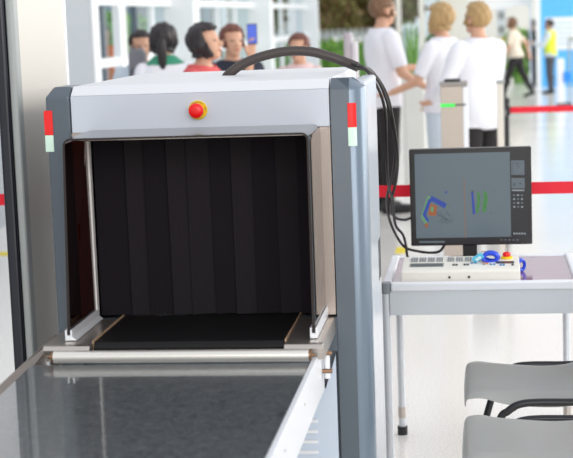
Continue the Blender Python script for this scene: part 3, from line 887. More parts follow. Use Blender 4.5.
# ------------------------------------------------------------------ belt barriers
M_belt = mat('red_barrier_webbing', (232, 10, 44), 0.55, var=0.04, scale=60)
M_chrome = mat('stanchion_steel', (186, 188, 190), 0.25, metal=0.8)
def barrier(name_label, posts, y, z0, z1, xa, xb, post_mat, pm=0):
    t = thing('belt_barrier', (posts[0], y, 0), name_label, 'belt barrier')
    for x in posts:
        bm = bmesh.new(); lathe(bm, [(0.025, 0.0), (0.025, z1 + 0.01), (0.031, z1 + 0.012), (0.031, z1 + 0.05), (0.022, z1 + 0.056)], (x, y, 0.015), 'z', 18)
        p = build('post', bm, post_mat, t, smooth=True)
        bm = bmesh.new(); lathe(bm, [(0.17, 0.0), (0.17, 0.012), (0.05, 0.03)], (x, y, 0.0), 'z', 24)
        build('base', bm, post_mat, t, smooth=True)
        bm = bmesh.new(); box(bm, x - 0.034, x + 0.034, y - 0.034, y + 0.034, z0 - 0.012, z1 + 0.012)
        build('cassette', bm, M_black, t, bevel=0.004)
    bm = bmesh.new(); box(bm, xa, xb, y - 0.0012, y + 0.0012, z0, z1)
    build('belt', bm, M_belt, t, label='red webbing belt')
    return t
barrier('long red belt barrier stretched across the hall behind the operator table', [-2.6, 0.62], 6.2, 0.941, 0.990, -2.6, 0.62, M_chrome)
barrier('far red belt barrier on a black post among the passengers', [0.222, 1.55], 12.0, 0.888, 0.938, 0.222, 1.55, M_black)

# ------------------------------------------------------------------ gate pillars in the background
gp = thing('gate_pillar', (-0.142, 9.58, 0), 'beige boarding gate pillar with a green light strip behind the monitor', 'gate pillar')
M_gate = mat('beige_steel_cladding', (190, 178, 166), 0.35, metal=0.2, var=0.02)
build('pillar_body', B(-0.224, -0.088, 9.5, 9.68, 0, 1.232), M_gate, gp, bevel=0.004)
build('side_cover', B(-0.087, -0.056, 9.505, 9.68, 0, 1.225), M_white, gp, bevel=0.003)
build('top_cap', B(-0.228, -0.056, 9.49, 9.69, 1.232, 1.256), mat('warm_grey_cap', (150, 144, 140), 0.4), gp, bevel=0.004)
build('light_strip', B(-0.2255, -0.135, 9.494, 9.52, 1.104, 1.122), mat('green_led', (20, 120, 40), 0.3, emit=(40, 232, 80), estr=1.1), gp)
build('slot', B(-0.135, -0.070, 9.497, 9.52, 1.109, 1.119), M_kdark, gp)
bm = bmesh.new(); prism(bm, rounded(-0.20, -0.10, 9.52, 9.66, 0.02, 4), 'z', 1.256, 1.272)
build('reader', bm, M_black, gp, bevel=0.003)
g2 = thing('gate_post', (0.15, 10.35, 0), 'slim cream gate post right of the passenger in dark trousers', 'gate post')
bm = bmesh.new(); box(bm, 0.132, 0.178, 10.3, 10.42, 0, 1.20)
build('post_body', bm, mat('cream_enamel', (226, 220, 208), 0.4), g2, bevel=0.006)
build('post_edge', B(0.178, 0.186, 10.302, 10.42, 0, 1.20), M_kdark, g2)
build('post_cap', B(0.130, 0.188, 10.295, 10.425, 1.20, 1.22), M_detg, g2, bevel=0.004)
bo = thing('grey_bollard', (-0.83, 10.1, 0), 'grey two-step sensor pillar rising behind the scanner top', 'sensor pillar')
M_mauve = mat('mauve_grey_enamel', (176, 168, 174), 0.5)
build('pillar_tall', B(-0.862, -0.812, 10.02, 10.16, 0, 1.575), M_mauve, bo, bevel=0.012)
build('pillar_low', B(-0.812, -0.775, 10.02, 10.16, 0, 1.515), mat('pale_mauve_enamel', (206, 200, 206), 0.5), bo, bevel=0.01)
build('pillar_foot', B(-0.89, -0.75, 9.98, 10.2, 0, 0.02), M_mauve, bo)

# ------------------------------------------------------------------ left facade
M_wallg = mat('pale_grey_wall', (160, 166, 172), 0.5, var=0.02, scale=2)
M_frame = mat('white_window_frame', (238, 240, 242), 0.45, var=0.01)
struct('wall_left', B(-4.15, -4.05, -1.5, 15.9, 0, 2.9), M_wallg, 'plain grey panel wall along the left of the hall', 'wall')
tn = 1
def trim(bm, label, mm=None):
    global tn
    struct('trim_%d' % tn, bm, mm or M_frame, label, 'trim', bevel=0.0); tn += 1
trim(B(-4.1, -4.02, 15.9, 16.17, 0, 4.2), 'wide white window post next to the grey wall')
trim(B(-4.1, -4.01, 17.1, 17.4, 0, 4.2), 'narrower white window post left of the passengers')
for i, (ya, xf) in enumerate(((20.2, -3.73), (27.9, -3.73), (36.7, -3.78))):
    trim(B(-4.35, xf, ya, ya + 0.45, 0, 4.2), ('nearest round-edged white column of the facade', 'middle white column of the facade', 'farthest white column before the garden')[i])
trim(B(-4.1, -4.03, 16.1, 37, 1.22, 1.32), 'white lower transom of the left facade')
trim(B(-4.1, -4.03, 16.1, 37, 1.90, 2.00), 'white upper transom of the left facade')
M_dframe = mat('dark_window_frame', (92, 104, 114), 0.4)
spans = [(16.17, 17.1), (17.4, 20.2), (20.65, 27.9), (28.35, 36.7)]
for i, (a, c) in enumerate(spans):
    o = struct('window_%d' % (i + 1), B(-4.14, -4.13, a, c, 0.05, 4.1), M_glass, ('narrow glass bay beside the wide white post', 'glass bay with dark frame behind the ponytailed passenger', 'long glass bay behind the passenger in navy', 'farthest long glass bay of the facade')[i], 'window')
    nb = (2, 3, 4, 4)[i]
    for k in range(1, nb):
        y = a + (c - a) * k / nb
        mb = B(-4.15, -4.08, y - 0.05, y + 0.05, 0, 4.1)
        build('window_mullion', mb, M_dframe if (i < 2 and k % 2) else M_frame, o)
# outside of the left facade: neighbouring blue-grey building, hedge
nbld = thing('neighbour_building', (-10, 26, 0), 'blue-grey building seen through the glass facade', 'building')
build('wall', B(-10.4, -10, 12, 60, 0, 7), mat('blue_grey_cladding', (120, 146, 162), 0.5, var=0.05, scale=1), nbld)
k = 0
for y in np.arange(13, 59, 3.2):
    bm = bmesh.new(); box(bm, -10.02, -9.98, y, y + 1.9, 0.4, 3.0)
    build('window', bm, mat('dark_blue_glass', (38, 70, 96), 0.2), nbld)

def foliage(bm, c, r, n, size, mats=2):
    c = Vector(c)
    for i in range(n):
        d = Vector(rng.normal(size=3)).normalized() * (rng.random() ** 0.4)
        p = c + Vector((d.x * r[0], d.y * r[1], d.z * r[2]))
        a = Vector(rng.normal(size=3)).normalized(); s, u = frame_of(a)
        l = size * (0.6 + 0.8 * rng.random()); ww = l * 0.45
        tip = p + s * l + a * l * 0.15
        vs = [bm.verts.new(q) for q in (p, p + s * l * 0.5 + u * ww, tip, p + s * l * 0.5 - u * ww)]
        bm.faces.new(vs).material_index = int(rng.integers(0, mats))
M_leaf = mat('bright_leaf', (150, 196, 84), 0.5, var=0.2, scale=3); M_leaf2 = mat('mid_leaf', (112, 160, 74), 0.5, var=0.2, scale=3)
M_leafd = mat('brown_leaf', (150, 124, 84), 0.6, var=0.2, scale=3); M_leafd2 = mat('olive_leaf', (158, 150, 92), 0.6, var=0.2, scale=3)
M_bark = mat('bark', (98, 78, 60), 0.8, var=0.2)
def hedge(name, x0, x1, y0, y1, z, n, label):
    t = thing(name, ((x0 + x1) / 2, (y0 + y1) / 2, 0), label, 'hedge')
    bm = bmesh.new(); box(bm, x0 + .1, x1 - .1, y0 + .1, y1 - .1, 0.0, z - 0.12)
    build('stems', bm, M_leaf2, t)
    bm = bmesh.new()
    for i in range(n):
        pass
    foliage(bm, ((x0 + x1) / 2, (y0 + y1) / 2, z * 0.55), ((x1 - x0) * 0.62, (y1 - y0) * 0.62, z * 0.5), n, 0.14)
    build('foliage', bm, [M_leaf, M_leaf2], t)
hedge('hedge', -7.2, -5.6, 17.5, 32, 1.85, 9000, 'green hedge outside the left window bays')
hedge('hedge', -5.4, -2.6, 41.5, 42.7, 1.0, 2600, 'bright green hedge in the garden beyond the last column')
def tree(x, y, h, r, label, mats, n=5200):
    t = thing('tree', (x, y, 0), label, 'tree', None)
    bm = bmesh.new()
    tube(bm, [(x, y, 0), (x + 0.05, y, h * 0.3), (x - 0.04, y + 0.05, h * 0.6), (x + 0.02, y, h * 0.85)], lambda t_: 0.13 - 0.08 * t_, 10, 4)
    for k in range(5):
        a = k * 1.3; tube(bm, [(x, y, h * (0.32 + 0.07 * k)), (x + math.cos(a) * r * 0.4, y + math.sin(a) * r * 0.3, h * (0.5 + 0.07 * k)), (x + math.cos(a) * r * 0.75, y + math.sin(a) * r * 0.6, h * (0.58 + 0.08 * k))], lambda t_: 0.045 - 0.03 * t_, 6, 3)
    build('trunk', bm, M_bark, t, smooth=True)
    bm = bmesh.new()
    for k in range(9):
        a = rng.random() * 6.28; q = rng.random()
        foliage(bm, (x + math.cos(a) * r * 0.55 * q, y + math.sin(a) * r * 0.55 * q, h * (0.38 + 0.45 * k / 9)), (r * 0.62, r * 0.62, h * 0.15), n // 9, 0.22)
    build('crown', bm, mats, t)
tree(-4.3, 44.4, 4.0, 0.95, 'brown-green tree at the left of the garden beyond the facade', [M_leafd, M_leafd2])
tree(-2.5, 45.6, 4.3, 0.95, 'olive and brown tree right of its neighbour in the garden', [M_leafd2, M_leafd])
tree(-3.35, 47.5, 4.2, 1.0, 'brown tree between and behind the two front garden trees', [M_leafd, M_leafd2])
tree(-6.6, 46.8, 4.5, 1.1, 'dark olive tree at the far left of the garden', [M_leafd2, M_leaf2])
fe = thing('garden_fence', (-3.4, 43.3, 0), 'white picket fence between the garden hedge and the trees', 'fence')
for k in range(24):
    x = -5.6 + k * 0.17
    build('picket', B(x, x + 0.09, 43.28, 43.31, 0, 1.33), M_frame, fe)
build('fence_rail', B(-5.65, -1.6, 43.31, 43.34, 1.12, 1.2), M_frame, fe)

# ------------------------------------------------------------------ far end of the hall
M_cream2 = mat('warm_white_panel', (236, 232, 220), 0.5, var=0.02)
for i, x in enumerate((-2.05, -1.45, -0.9)):
    trim(B(x, x + 0.13, 40.0, 40.2, 0, 4.2), ('slender cream post at the left of the far wall', 'slender cream post in the middle of the far wall', 'slender cream post at the right of the far wall')[i], M_cream2)
struct('wall_back', B(-1.0, 4.5, 40.4, 40.6, 0, 4.2), mat('hall_end_wall', (226, 224, 214), 0.5, var=0.03, scale=1.5), 'off-white wall at the far end of the hall', 'wall')
struct('window_5', B(-2.1, -0.9, 40.1, 40.11, 0, 4.1), M_glass, 'glazed end bay between slender cream posts', 'window')
hedge('hedge', -1.3, 0.6, 42.2, 43.0, 1.3, 1500, 'low hedge behind the glazed end bay')
# planter with plant
pl = thing('planter', (-0.59, 14.62, 0), 'tall pale planter with a slender green plant behind the monitor', 'planter')
bm = bmesh.new(); prism(bm, rounded(-0.70, -0.485, 14.5, 14.74, 0.03, 4), 'z', 0, 1.06)
build('pot', bm, mat('pale_stone_pot', (222, 222, 216), 0.5), pl, bevel=0.01)
bm = bmesh.new()
for k in range(16):
    a = rng.random() * 6.28; l = 0.3 + 0.3 * rng.random(); sp_ = 0.03 + 0.07 * rng.random()
    x0_, y0_ = -0.59 + 0.03 * math.cos(a), 14.62 + 0.03 * math.sin(a)
    tube(bm, [(x0_, y0_, 1.05), (x0_ + sp_ * 0.4 * math.cos(a), y0_ + sp_ * 0.4 * math.sin(a), 1.06 + l * 0.6), (x0_ + sp_ * math.cos(a), y0_ + sp_ * math.sin(a), 1.06 + l)], lambda t_: 0.014 * (1 - t_) + 0.002, 5, 3)
build('leaves', bm, M_leaf2, pl)
# blue partition on the right with white panels
bp = thing('blue_partition', (2.1, 33.9, 0), 'bright blue exhibition partition with white panels at the far right', 'partition')
M_cyan = mat('sky_blue_board', (92, 186, 250), 0.5, var=0.01, scale=1)
build('board', B(1.395, 3.2, 33.75, 33.83, 0.0, 3.2), M_cyan, bp)
build('white_panel', B(1.50, 3.1, 33.735, 33.75, 0.80, 1.50), M_frame, bp)
build('edge_post', B(1.30, 1.395, 33.7, 33.84, 0, 3.2), M_frame, bp)
bm = bmesh.new()
for k in range(5):
    z = 1.36 - k * 0.11; box(bm, 1.62, 1.62 + (0.9, 1.2, 1.1, 1.3, 0.7)[k], 33.732, 33.735, z, z + 0.035)
build('printed_lines', bm, mat('pale_blue_print', (176, 206, 232), 0.5), bp)
# sign board with pictogram squares
sgn = thing('notice_board', (0.6, 36.1, 0), 'slim white notice board with grey squares and a yellow sign', 'notice board')
build('board', B(0.50, 0.70, 36.05, 36.1, 0.0, 1.95), M_white, sgn)
for z, mm, nm in ((1.50, M_detg, 'grey_square'), (1.18, M_detg, 'grey_square'), (0.90, M_yellow, 'yellow_sign'), (0.66, M_leaf, 'green_sign')):
    build(nm, B(0.53, 0.67, 36.03, 36.05, z, z + 0.16), mm, sgn)
# white canopy
cn = thing('market_canopy', (1.0, 34.4, 0), 'white sloping canopy on thin posts at the far end', 'canopy')
bm = bmesh.new(); prism(bm, [(-0.2, 1.98), (0.4, 1.72), (1.24, 1.80), (1.24, 2.5), (0.2, 2.6)], 'y', 34.2, 35.6)
build('canopy_roof', bm, mat('white_canvas', (246, 246, 244), 0.7), cn)
for x in (-0.1, 1.2):
    bm = bmesh.new(); cyl(bm, (x, 34.4, 0), (x, 34.4, 2.0), 0.025, 10); build('canopy_post', bm, M_frame, cn)
hedge('hedge', 0.75, 1.25, 35.6, 36.0, 1.25, 700, 'small leafy shrub under the canopy at the far end')
# wheeled sign
ws = thing('wheeled_sign', (1.46, 26.9, 0), 'white wheeled sign board with a blue patch beside the guard', 'sign')
build('sign_board', B(1.385, 1.51, 26.85, 26.95, 0.06, 0.83), M_white, ws, bevel=0.01)
build('blue_patch', B(1.49, 1.62, 26.83, 26.86, 0.42, 0.6), mat('bright_blue_patch', (40, 140, 232), 0.5), ws)
for x in (1.40, 1.5, 1.6):
    bm = bmesh.new(); cyl(bm, (x, 26.86, 0.03), (x, 26.92, 0.03), 0.03, 12); build('wheel', bm, M_kdark, ws)
build('wheel_bar', B(1.39, 1.62, 26.87, 26.91, 0.03, 0.07), M_kdark, ws)
# grey railing
rl = thing('railing', (1.8, 27.6, 0), 'grey vertical-bar railing at the right edge', 'railing')
for k in range(6):
    bm = bmesh.new(); cyl(bm, (1.64 + k * 0.1, 27.6, 0), (1.64 + k * 0.1, 27.6, 1.14), 0.018, 8); build('bar', bm, M_detg, rl)
build('top_rail', B(1.62, 2.2, 27.57, 27.63, 1.12, 1.18), M_detg, rl)
# yellow floor markings
M_ytape = mat('yellow_floor_tape', (238, 214, 20), 0.5, var=0.05)
for (x0, x1, y0, y1, lb) in ((-0.60, -0.515, 10.7, 11.0, 'short yellow tape on the floor behind the hanging cables'), (-3.72, -3.48, 10.9, 11.1, 'short yellow tape on the floor left of the metal detector')):
    o = build('floor_tape', B(x0, x1, y0, y1, 0.0, 0.0012), M_ytape); tag(o, lb, 'floor tape')

# ------------------------------------------------------------------ people
def seg_dist(P, a, b):
    a = np.array(a); b = np.array(b); d = b - a
    t = np.clip(((P - a) @ d) / max(1e-9, d @ d), 0, 1)
    return np.linalg.norm(P - (a + t[:, None] * d), axis=1), t

def person(x, y, face, H, label, shirt, pants, hair, skin=M_skin, elbows=None, wrists=None, hair_style='short', head_yaw=0.0, head_pitch=0.0,
           lean=0.0, stride=0.0, sleeve=0.85, fem=False, hem=0.86, vest=None, long_sleeve=False, shoe=None, collar=None):
    root = thing('person', (x, y, 0), label, 'person')
    s = H / 1.70
    sw = 0.165 if fem else 0.182
    J = {}
    J['shL'], J['shR'] = Vector((-sw, 0, 1.375)), Vector((sw, 0, 1.375))
    elbows = elbows or ((-0.06, -0.02, -0.28), (0.06, -0.02, -0.28)); wrists = wrists or ((-0.01, 0.06, -0.25), (0.01, 0.06, -0.25))
    for i, sd in enumerate('LR'):
        J['el' + sd] = J['sh' + sd] + Vector(elbows[i]).normalized() * 0.285
        J['wr' + sd] = J['el' + sd] + Vector(wrists[i]).normalized() * 0.245
    Rl = Matrix.Rotation(-lean, 3, 'X')
    hipc = Vector((0, 0, 0.92))
    def ln(v): return hipc + Rl @ (Vector(v) - hipc) if v[2] > 0.92 or True else Vector(v)
    for k in list(J): J[k] = ln(J[k])
    for sd, sx, st in (('L', -1, stride), ('R', 1, -stride)):
        J['hip' + sd] = Vector((sx * 0.088, 0, 0.88))
        J['kn' + sd] = Vector((sx * 0.092, st * 0.5 + 0.012, 0.49 - abs(st) * 0.04))
        J['an' + sd] = Vector((sx * 0.092, st - (0.02 if st >= 0 else 0.05), 0.085 + (0.0 if st >= 0 else abs(st) * 0.22)))
        tz = 0.035 if st >= 0 else 0.035 + abs(st) * 0.03
        J['toe' + sd] = J['an' + sd] + Vector((sx * 0.02, 0.165, 0)); J['toe' + sd].z = tz
    nk0, nk1 = ln((0, -0.005, 1.42)), ln((0, 0.012, 1.53))
    hc = ln((0, 0.018, 1.585))
    Rh = Matrix.Rotation(head_yaw, 3, 'Z') @ Matrix.Rotation(-head_pitch, 3, 'X')
    bm = bmesh.new()
    prims = []
    def limb(lb, a, b, ra, rb):
        a = Vector(a); b = Vector(b)
        cone(bm, a, b, ra, rb, 12); ellipsoid(bm, a, (ra,) * 3, 12, 8); ellipsoid(bm, b, (rb,) * 3, 12, 8)
        prims.append((lb, a, b, ra, rb))
    # torso as one loft
    tor = [(0.79, .10, .085, 0), (0.84, .155, .11, -.01), (0.90, .172, .122, -.012), (0.96, .165, .115, -.005), (1.05, .14 if fem else .152, .10, .004), (1.15, .142 if fem else .16, .104, .006), (1.25, .16 if fem else .176, .118, .008), (1.33, .17 if fem else .186, .112, 0), (1.385, .155 if fem else .172, .092, -.006), (1.43, .10, .075, -.008), (1.46, .06, .06, -.004)]
    rings = []
    for z, a, d, yo in tor:
        ring = []
        for i in range(20):
            t_ = 2 * PI * i / 20
            c_, s_ = math.cos(t_), math.sin(t_)
            p = Vector((a * math.copysign(abs(c_) ** 0.85, c_), yo + d * math.copysign(abs(s_) ** 0.9, s_), z))
            ring.append(bm.verts.new(ln(p)))
        rings.append(ring)
    for j in range(len(rings) - 1):
        for i in range(20):
            k_ = (i + 1) % 20
            bm.faces.new((rings[j][i], rings[j][k_], rings[j + 1][k_], rings[j + 1][i]))
    bm.faces.new(rings[0][::-1]); bm.faces.new(rings[-1])
    prims.append(('torso', ln((0, 0, 0.95)), ln((0, 0, 1.33)), 0.135, 0.15))
    limb('neck', nk0, nk1, 0.056, 0.052)
    # head: cranium, face, jaw, nose, ears, lips
    def hd(v): return hc + Rh @ Vector(v)
    ellipsoid(bm, hd((0, -0.008, 0.035)), (0.076, 0.094, 0.083), 18, 12, rot=Rh)
    ellipsoid(bm, hd((0, 0.025, -0.025)), (0.062, 0.066, 0.085), 16, 12, rot=Rh)
    ellipsoid(bm, hd((0, 0.052, -0.083)), (0.036, 0.034, 0.028), 12, 8, rot=Rh)
    cone(bm, hd((0, 0.085, 0.012)), hd((0, 0.108, -0.028)), 0.009, 0.015, 8); ellipsoid(bm, hd((0, 0.104, -0.028)), (0.016, 0.014, 0.011), 10, 6, rot=Rh)
    ellipsoid(bm, hd((0, 0.083, -0.058)), (0.024, 0.012, 0.010), 10, 6, rot=Rh)
    ellipsoid(bm, hd((0, 0.078, 0.022)), (0.048, 0.014, 0.010), 10, 6, rot=Rh)
    for sx in (-1, 1):
        ellipsoid(bm, hd((sx * 0.077, -0.008, -0.008)), (0.010, 0.020, 0.031), 10, 8, rot=Rh)
    prims.append(('head', hd((0, 0, 0.03)), hd((0, 0.02, -0.03)), 0.088, 0.075))
    for sd in 'LR':
        limb('uarm' + sd, J['sh' + sd], J['el' + sd], 0.056 if not fem else 0.048, 0.041 if not fem else 0.036)
        limb('farm' + sd, J['el' + sd], J['wr' + sd], 0.040 if not fem else 0.036, 0.027)
        limb('thigh' + sd, J['hip' + sd], J['kn' + sd], 0.090, 0.058)
        limb('calf' + sd, J['kn' + sd], J['an' + sd], 0.058, 0.038)
        mid = J['kn' + sd].lerp(J['an' + sd], 0.3); ellipsoid(bm, mid + Vector((0, -0.018, 0)), (0.05, 0.05, 0.10), 12, 8)
        limb('foot' + sd, J['an' + sd] + Vector((0, -0.02, -0.045 if J['an' + sd].z < 0.1 else -0.04)), J['toe' + sd], 0.040, 0.032)
        # hand: palm, four curled fingers, thumb from the side
        wv = J['wr' + sd]; dv = (wv - J['el' + sd]).normalized()
        side = dv.cross(Vector((0, 1, 0.2)) if abs(dv.y) < 0.8 else Vector((0, 0, 1))).normalized()
        nrm_ = side.cross(dv).normalized()
        pc = wv + dv * 0.05
        Rp = Matrix((side, nrm_, dv)).transposed()
        ellipsoid(bm, pc, (0.040, 0.018, 0.055), 12, 8, rot=Rp)
        for q, (off, l) in enumerate(((-0.029, 0.062), (-0.010, 0.074), (0.010, 0.070), (0.028, 0.054))):
            b0 = wv + dv * 0.082 + side * off; b1 = b0 + dv * l * 0.55 + nrm_ * l * 0.12; b2 = b1 + dv * l * 0.42 + nrm_ * l * 0.38
            for a_, c_ in ((b0, b1), (b1, b2)):
                cone(bm, a_, c_, 0.0095, 0.0088, 8); ellipsoid(bm, c_, (0.0088,) * 3, 8, 6)
        tb0 = wv + dv * 0.03 - side * 0.026; tb1 = tb0 + dv * 0.035 - side * 0.026 + nrm_ * 0.012; tb2 = tb1 + dv * 0.028 - side * 0.004 + nrm_ * 0.01
        for a_, c_ in ((tb0, tb1), (tb1, tb2)):
            cone(bm, a_, c_, 0.0125, 0.0105, 8); ellipsoid(bm, c_, (0.0105,) * 3, 8, 6)
        prims.append(('hand' + sd, wv + dv * 0.03, wv + dv * 0.15, 0.03, 0.03))
    me = bpy.data.meshes.new('raw'); bmesh.ops.recalc_face_normals(bm, faces=bm.faces); bm.to_mesh(me); bm.free()
    tmp = bpy.data.objects.new('raw', me); col.objects.link(tmp)
    rm = tmp.modifiers.new('r', 'REMESH'); rm.mode = 'VOXEL'; rm.voxel_size = 0.0085
    sm = tmp.modifiers.new('s', 'SMOOTH'); sm.iterations = 4; sm.factor = 0.5
    d = bpy.context.evaluated_depsgraph_get()
    body = bpy.data.meshes.new_from_object(tmp.evaluated_get(d))
    bpy.data.objects.remove(tmp); bpy.data.meshes.remove(me)
    nv = len(body.vertices)
    P = np.empty(nv * 3); body.vertices.foreach_get('co', P); P = P.reshape(-1, 3)
    N = np.empty(nv * 3); body.vertices.foreach_get('normal', N); N = N.reshape(-1, 3)
    F = np.array([list(p.vertices) if len(p.vertices) == 4 else list(p.vertices) + [p.vertices[-1]] for p in body.polygons])
    best = np.full(nv, 1e9); lab = np.zeros(nv, int); T = np.zeros(nv)
    names = [p[0] for p in prims]
    for i, (lb, a, b_, ra, rb) in enumerate(prims):
        dd, t_ = seg_dist(P, a, b_); q = dd / (ra + (rb - ra) * t_) if lb not in ('torso',) else dd / (ra + (rb - ra) * t_) * 0.9
        m_ = q < best; best[m_] = q[m_]; lab[m_] = i; T[m_] = t_[m_]
    def isl(*pre): return np.array([any(n_.startswith(p) for p in pre) for n_ in names])[lab]
    zu = np.array([(hipc + Rl.transposed() @ (Vector(p) - hipc)).z for p in P])   # height along the straight spine
    Rz = Matrix.Rotation(face, 3, 'Z')
    RzN = np.array(Rz)
    def world(Q): return (Q * s) @ RzN.T
    def add(nm, V, Fc, mt, lbl=None, smooth=True):
        mm = bpy.data.meshes.new(nm)
        mm.from_pydata([tuple(v) for v in V], [], [list(dict.fromkeys(f)) for f in Fc])
        mm.materials.append(mt)
        mm.polygons.foreach_set('use_smooth', [smooth] * len(mm.polygons))
        mm.update()
        o = bpy.data.objects.new(nm, mm); col.objects.link(o); o.parent = root
        BASE[o.name] = BASE[root.name]
        if lbl: o['label'] = lbl
        return o
    add('body', world(P), F, skin)
    E_ = np.concatenate([F[:, [0, 1]], F[:, [1, 2]], F[:, [2, 3]], F[:, [3, 0]]])
    def shell(nm, mask, dist, mt, relax=0, extra=None, lbl=None):
        fm = mask[F].all(axis=1)
        fs = F[fm]
        if len(fs) == 0: return None
        Q = P + N * dist
        if extra is not None: Q = Q + extra
        if relax:
            ee = E_[mask[E_].all(axis=1)]
            for it in range(relax):
                acc = np.zeros_like(Q); cnt = np.zeros(nv)
                np.add.at(acc, ee[:, 0], Q[ee[:, 1]]); np.add.at(acc, ee[:, 1], Q[ee[:, 0]])
                np.add.at(cnt, ee[:, 0], 1); np.add.at(cnt, ee[:, 1], 1)
                ok = cnt > 0
                Q[ok] = 0.5 * Q[ok] + 0.5 * acc[ok] / cnt[ok][:, None]
            Q = Q + N * 0.004
        # outer faces + a folded rim back to the body along every open edge
        used = np.unique(fs); idx = -np.ones(nv, int); idx[used] = np.arange(len(used))
        V = list(Q[used]); faces = [list(idx[f]) for f in fs]
        from collections import Counter
        cnt = Counter(); direc = {}
        for f in faces:
            f2 = list(dict.fromkeys(f))
            for i in range(len(f2)):
                a, b_ = f2[i], f2[(i + 1) % len(f2)]
                cnt[(min(a, b_), max(a, b_))] += 1; direc[(min(a, b_), max(a, b_))] = (a, b_)
        inner_ = {}
        base_n = len(V)
        for k_, c_ in cnt.items():
            if c_ == 1:
                a, b_ = direc[k_]
                for q in (a, b_):
                    if q not in inner_:
                        inner_[q] = len(V); V.append(P[used[q]] - N[used[q]] * 0.002)
                faces.append([b_, a, inner_[a], inner_[b_]])
        return add(nm, world(np.array(V)), faces, mt, lbl)
    # clothing
    tmask = isl('torso', 'thigh')
    shm = ((tmask & (zu > hem) & (zu < 1.445)) | (isl('neck') & (zu < 1.435)) | (isl('uarm') & (T < (1.1 if long_sleeve else sleeve))) | (isl('farm') & (T < (0.9 if long_sleeve else -1))))
    wr = 0.003 * np.sin(P[:, 2] * 23 + P[:, 0] * 17) + 0.002 * np.sin(P[:, 0] * 31 + P[:, 2] * 12)
    flare = np.clip((1.1 - zu) * 0.05, 0, 0.02)
    shell('shirt', shm, (0.014 + wr + flare * isl('torso', 'thigh'))[:, None], shirt, relax=3)
    pm = (isl('torso', 'thigh', 'calf') & (zu < hem + 0.10) & (P[:, 2] > 0.10) & ~(isl('calf') & (T > 0.97)))
    shell('trousers', pm, (0.010 + 0.5 * wr)[:, None] + np.zeros((nv, 1)), pants, relax=2)
    for sd in 'LR':
        shell('shoe', isl('foot' + sd) | (isl('calf' + sd) & (T > 0.93)), 0.006, shoe or M_black)
    if vest:
        shell('vest', isl('torso') & (zu > hem + 0.03) & (zu < 1.44), (0.030 + wr)[:, None], vest, relax=3)
    if collar:
        shell('collar', (isl('neck') & (T < 0.45)) | (isl('torso') & (zu > 1.40)), 0.024, collar, relax=2)
    # hair
    RhN = np.array(Rh); L_ = (P - np.array(hc)) @ RhN
    hm = isl('head', 'neck') & (L_[:, 2] > -0.10)
    face_zone = (L_[:, 1] > 0.042 - 0.25 * np.clip(L_[:, 2], -1, 0.1)) & (L_[:, 2] < 0.072)
    ear = (np.abs(L_[:, 0]) > 0.066) & (L_[:, 2] < 0.02) & (L_[:, 1] > -0.03)
    low = L_[:, 2] < (-0.045 if hair_style == 'short' else -0.085)
    hmask = hm & ~face_zone & ~low & (~ear if hair_style == 'short' else True)
    hn = 0.004 * np.sin(L_[:, 0] * 160 + L_[:, 2] * 50) + 0.003 * np.sin(L_[:, 1] * 190)
    shell('hair', hmask, ((0.017 if hair_style == 'short' else 0.026) + hn)[:, None], hair, relax=1)
    def addbm(nm, b__, mt):
        off = Vector((0, 0, 0))
        for v in b__.verts: v.co = Rz @ (v.co * s)
        mm = bpy.data.meshes.new(nm); bmesh.ops.recalc_face_normals(b__, faces=b__.faces)
        for f in b__.faces: f.smooth = True
        b__.to_mesh(mm); b__.free(); mm.materials.append(mt)
        o = bpy.data.objects.new(nm, mm); col.objects.link(o); o.parent = root; BASE[o.name] = BASE[root.name]
        return o
    if hair_style == 'ponytail':
        b__ = bmesh.new()
        tube(b__, [hd((0, -0.095, 0.03)), hd((0, -0.135, 0.0)), hd((0, -0.14, -0.07)), hd((0, -0.125, -0.15)), hd((0, -0.115, -0.21))], lambda t_: 0.022 + 0.022 * math.sin(t_ * PI * 0.8) - 0.015 * t_, 12, 4)
        addbm('ponytail', b__, hair)
    for sx in (-1, 1):
        b__ = bmesh.new(); ellipsoid(b__, hd((sx * 0.030, 0.0795, 0.006)), (0.009, 0.006, 0.005), 10, 8, rot=Rh)
        addbm('eye', b__, mat('eye_dark', (40, 32, 28), 0.3))
    b__ = bmesh.new(); ellipsoid(b__, hd((0, 0.0905, -0.058)), (0.022, 0.007, 0.006), 10, 6, rot=Rh)
    addbm('lips', b__, mat('lips', (186, 110, 100), 0.5))
    wl = {sd: Vector((x, y, 0)) + Rz @ (J['wr' + sd] * s) + (Rz @ ((J['wr' + sd] - J['el' + sd]).normalized())) * 0.10 * s for sd in 'LR'}
    return root, wl

C_wh = mat('white_cotton', (240, 240, 246), 0.8, var=0.02); C_blk = mat('black_trousers_cloth', (38, 34, 36), 0.85)
C_navy = mat('navy_cotton', (34, 38, 54), 0.8); C_red = mat('coral_red_cotton', (216, 92, 92), 0.8); C_beige = mat('beige_knit', (226, 214, 196), 0.85)
C_teal = mat('green_collar_cloth', (64, 152, 122), 0.8); C_pale = mat('pale_blue_cotton', (206, 218, 228), 0.8); C_pink = mat('pale_pink_cotton', (236, 206, 204), 0.8)
C_vest = mat('hi_vis_yellow', (222, 236, 60), 0.6); C_grey = mat('dark_grey_trousers', (74, 76, 84), 0.85); C_or = mat('orange_cotton', (236, 116, 52), 0.8)
H_blk = mat('black_hair', (42, 36, 38), 0.5, var=0.15, scale=80, stretch=(1, 1, 0.2)); H_brn = mat('brown_hair', (120, 88, 62), 0.5, var=0.15, scale=80)
H_gold = mat('sunlit_brown_hair', (178, 146, 98), 0.5, var=0.15, scale=80); H_aub = mat('auburn_hair', (112, 66, 54), 0.5, var=0.15, scale=80)

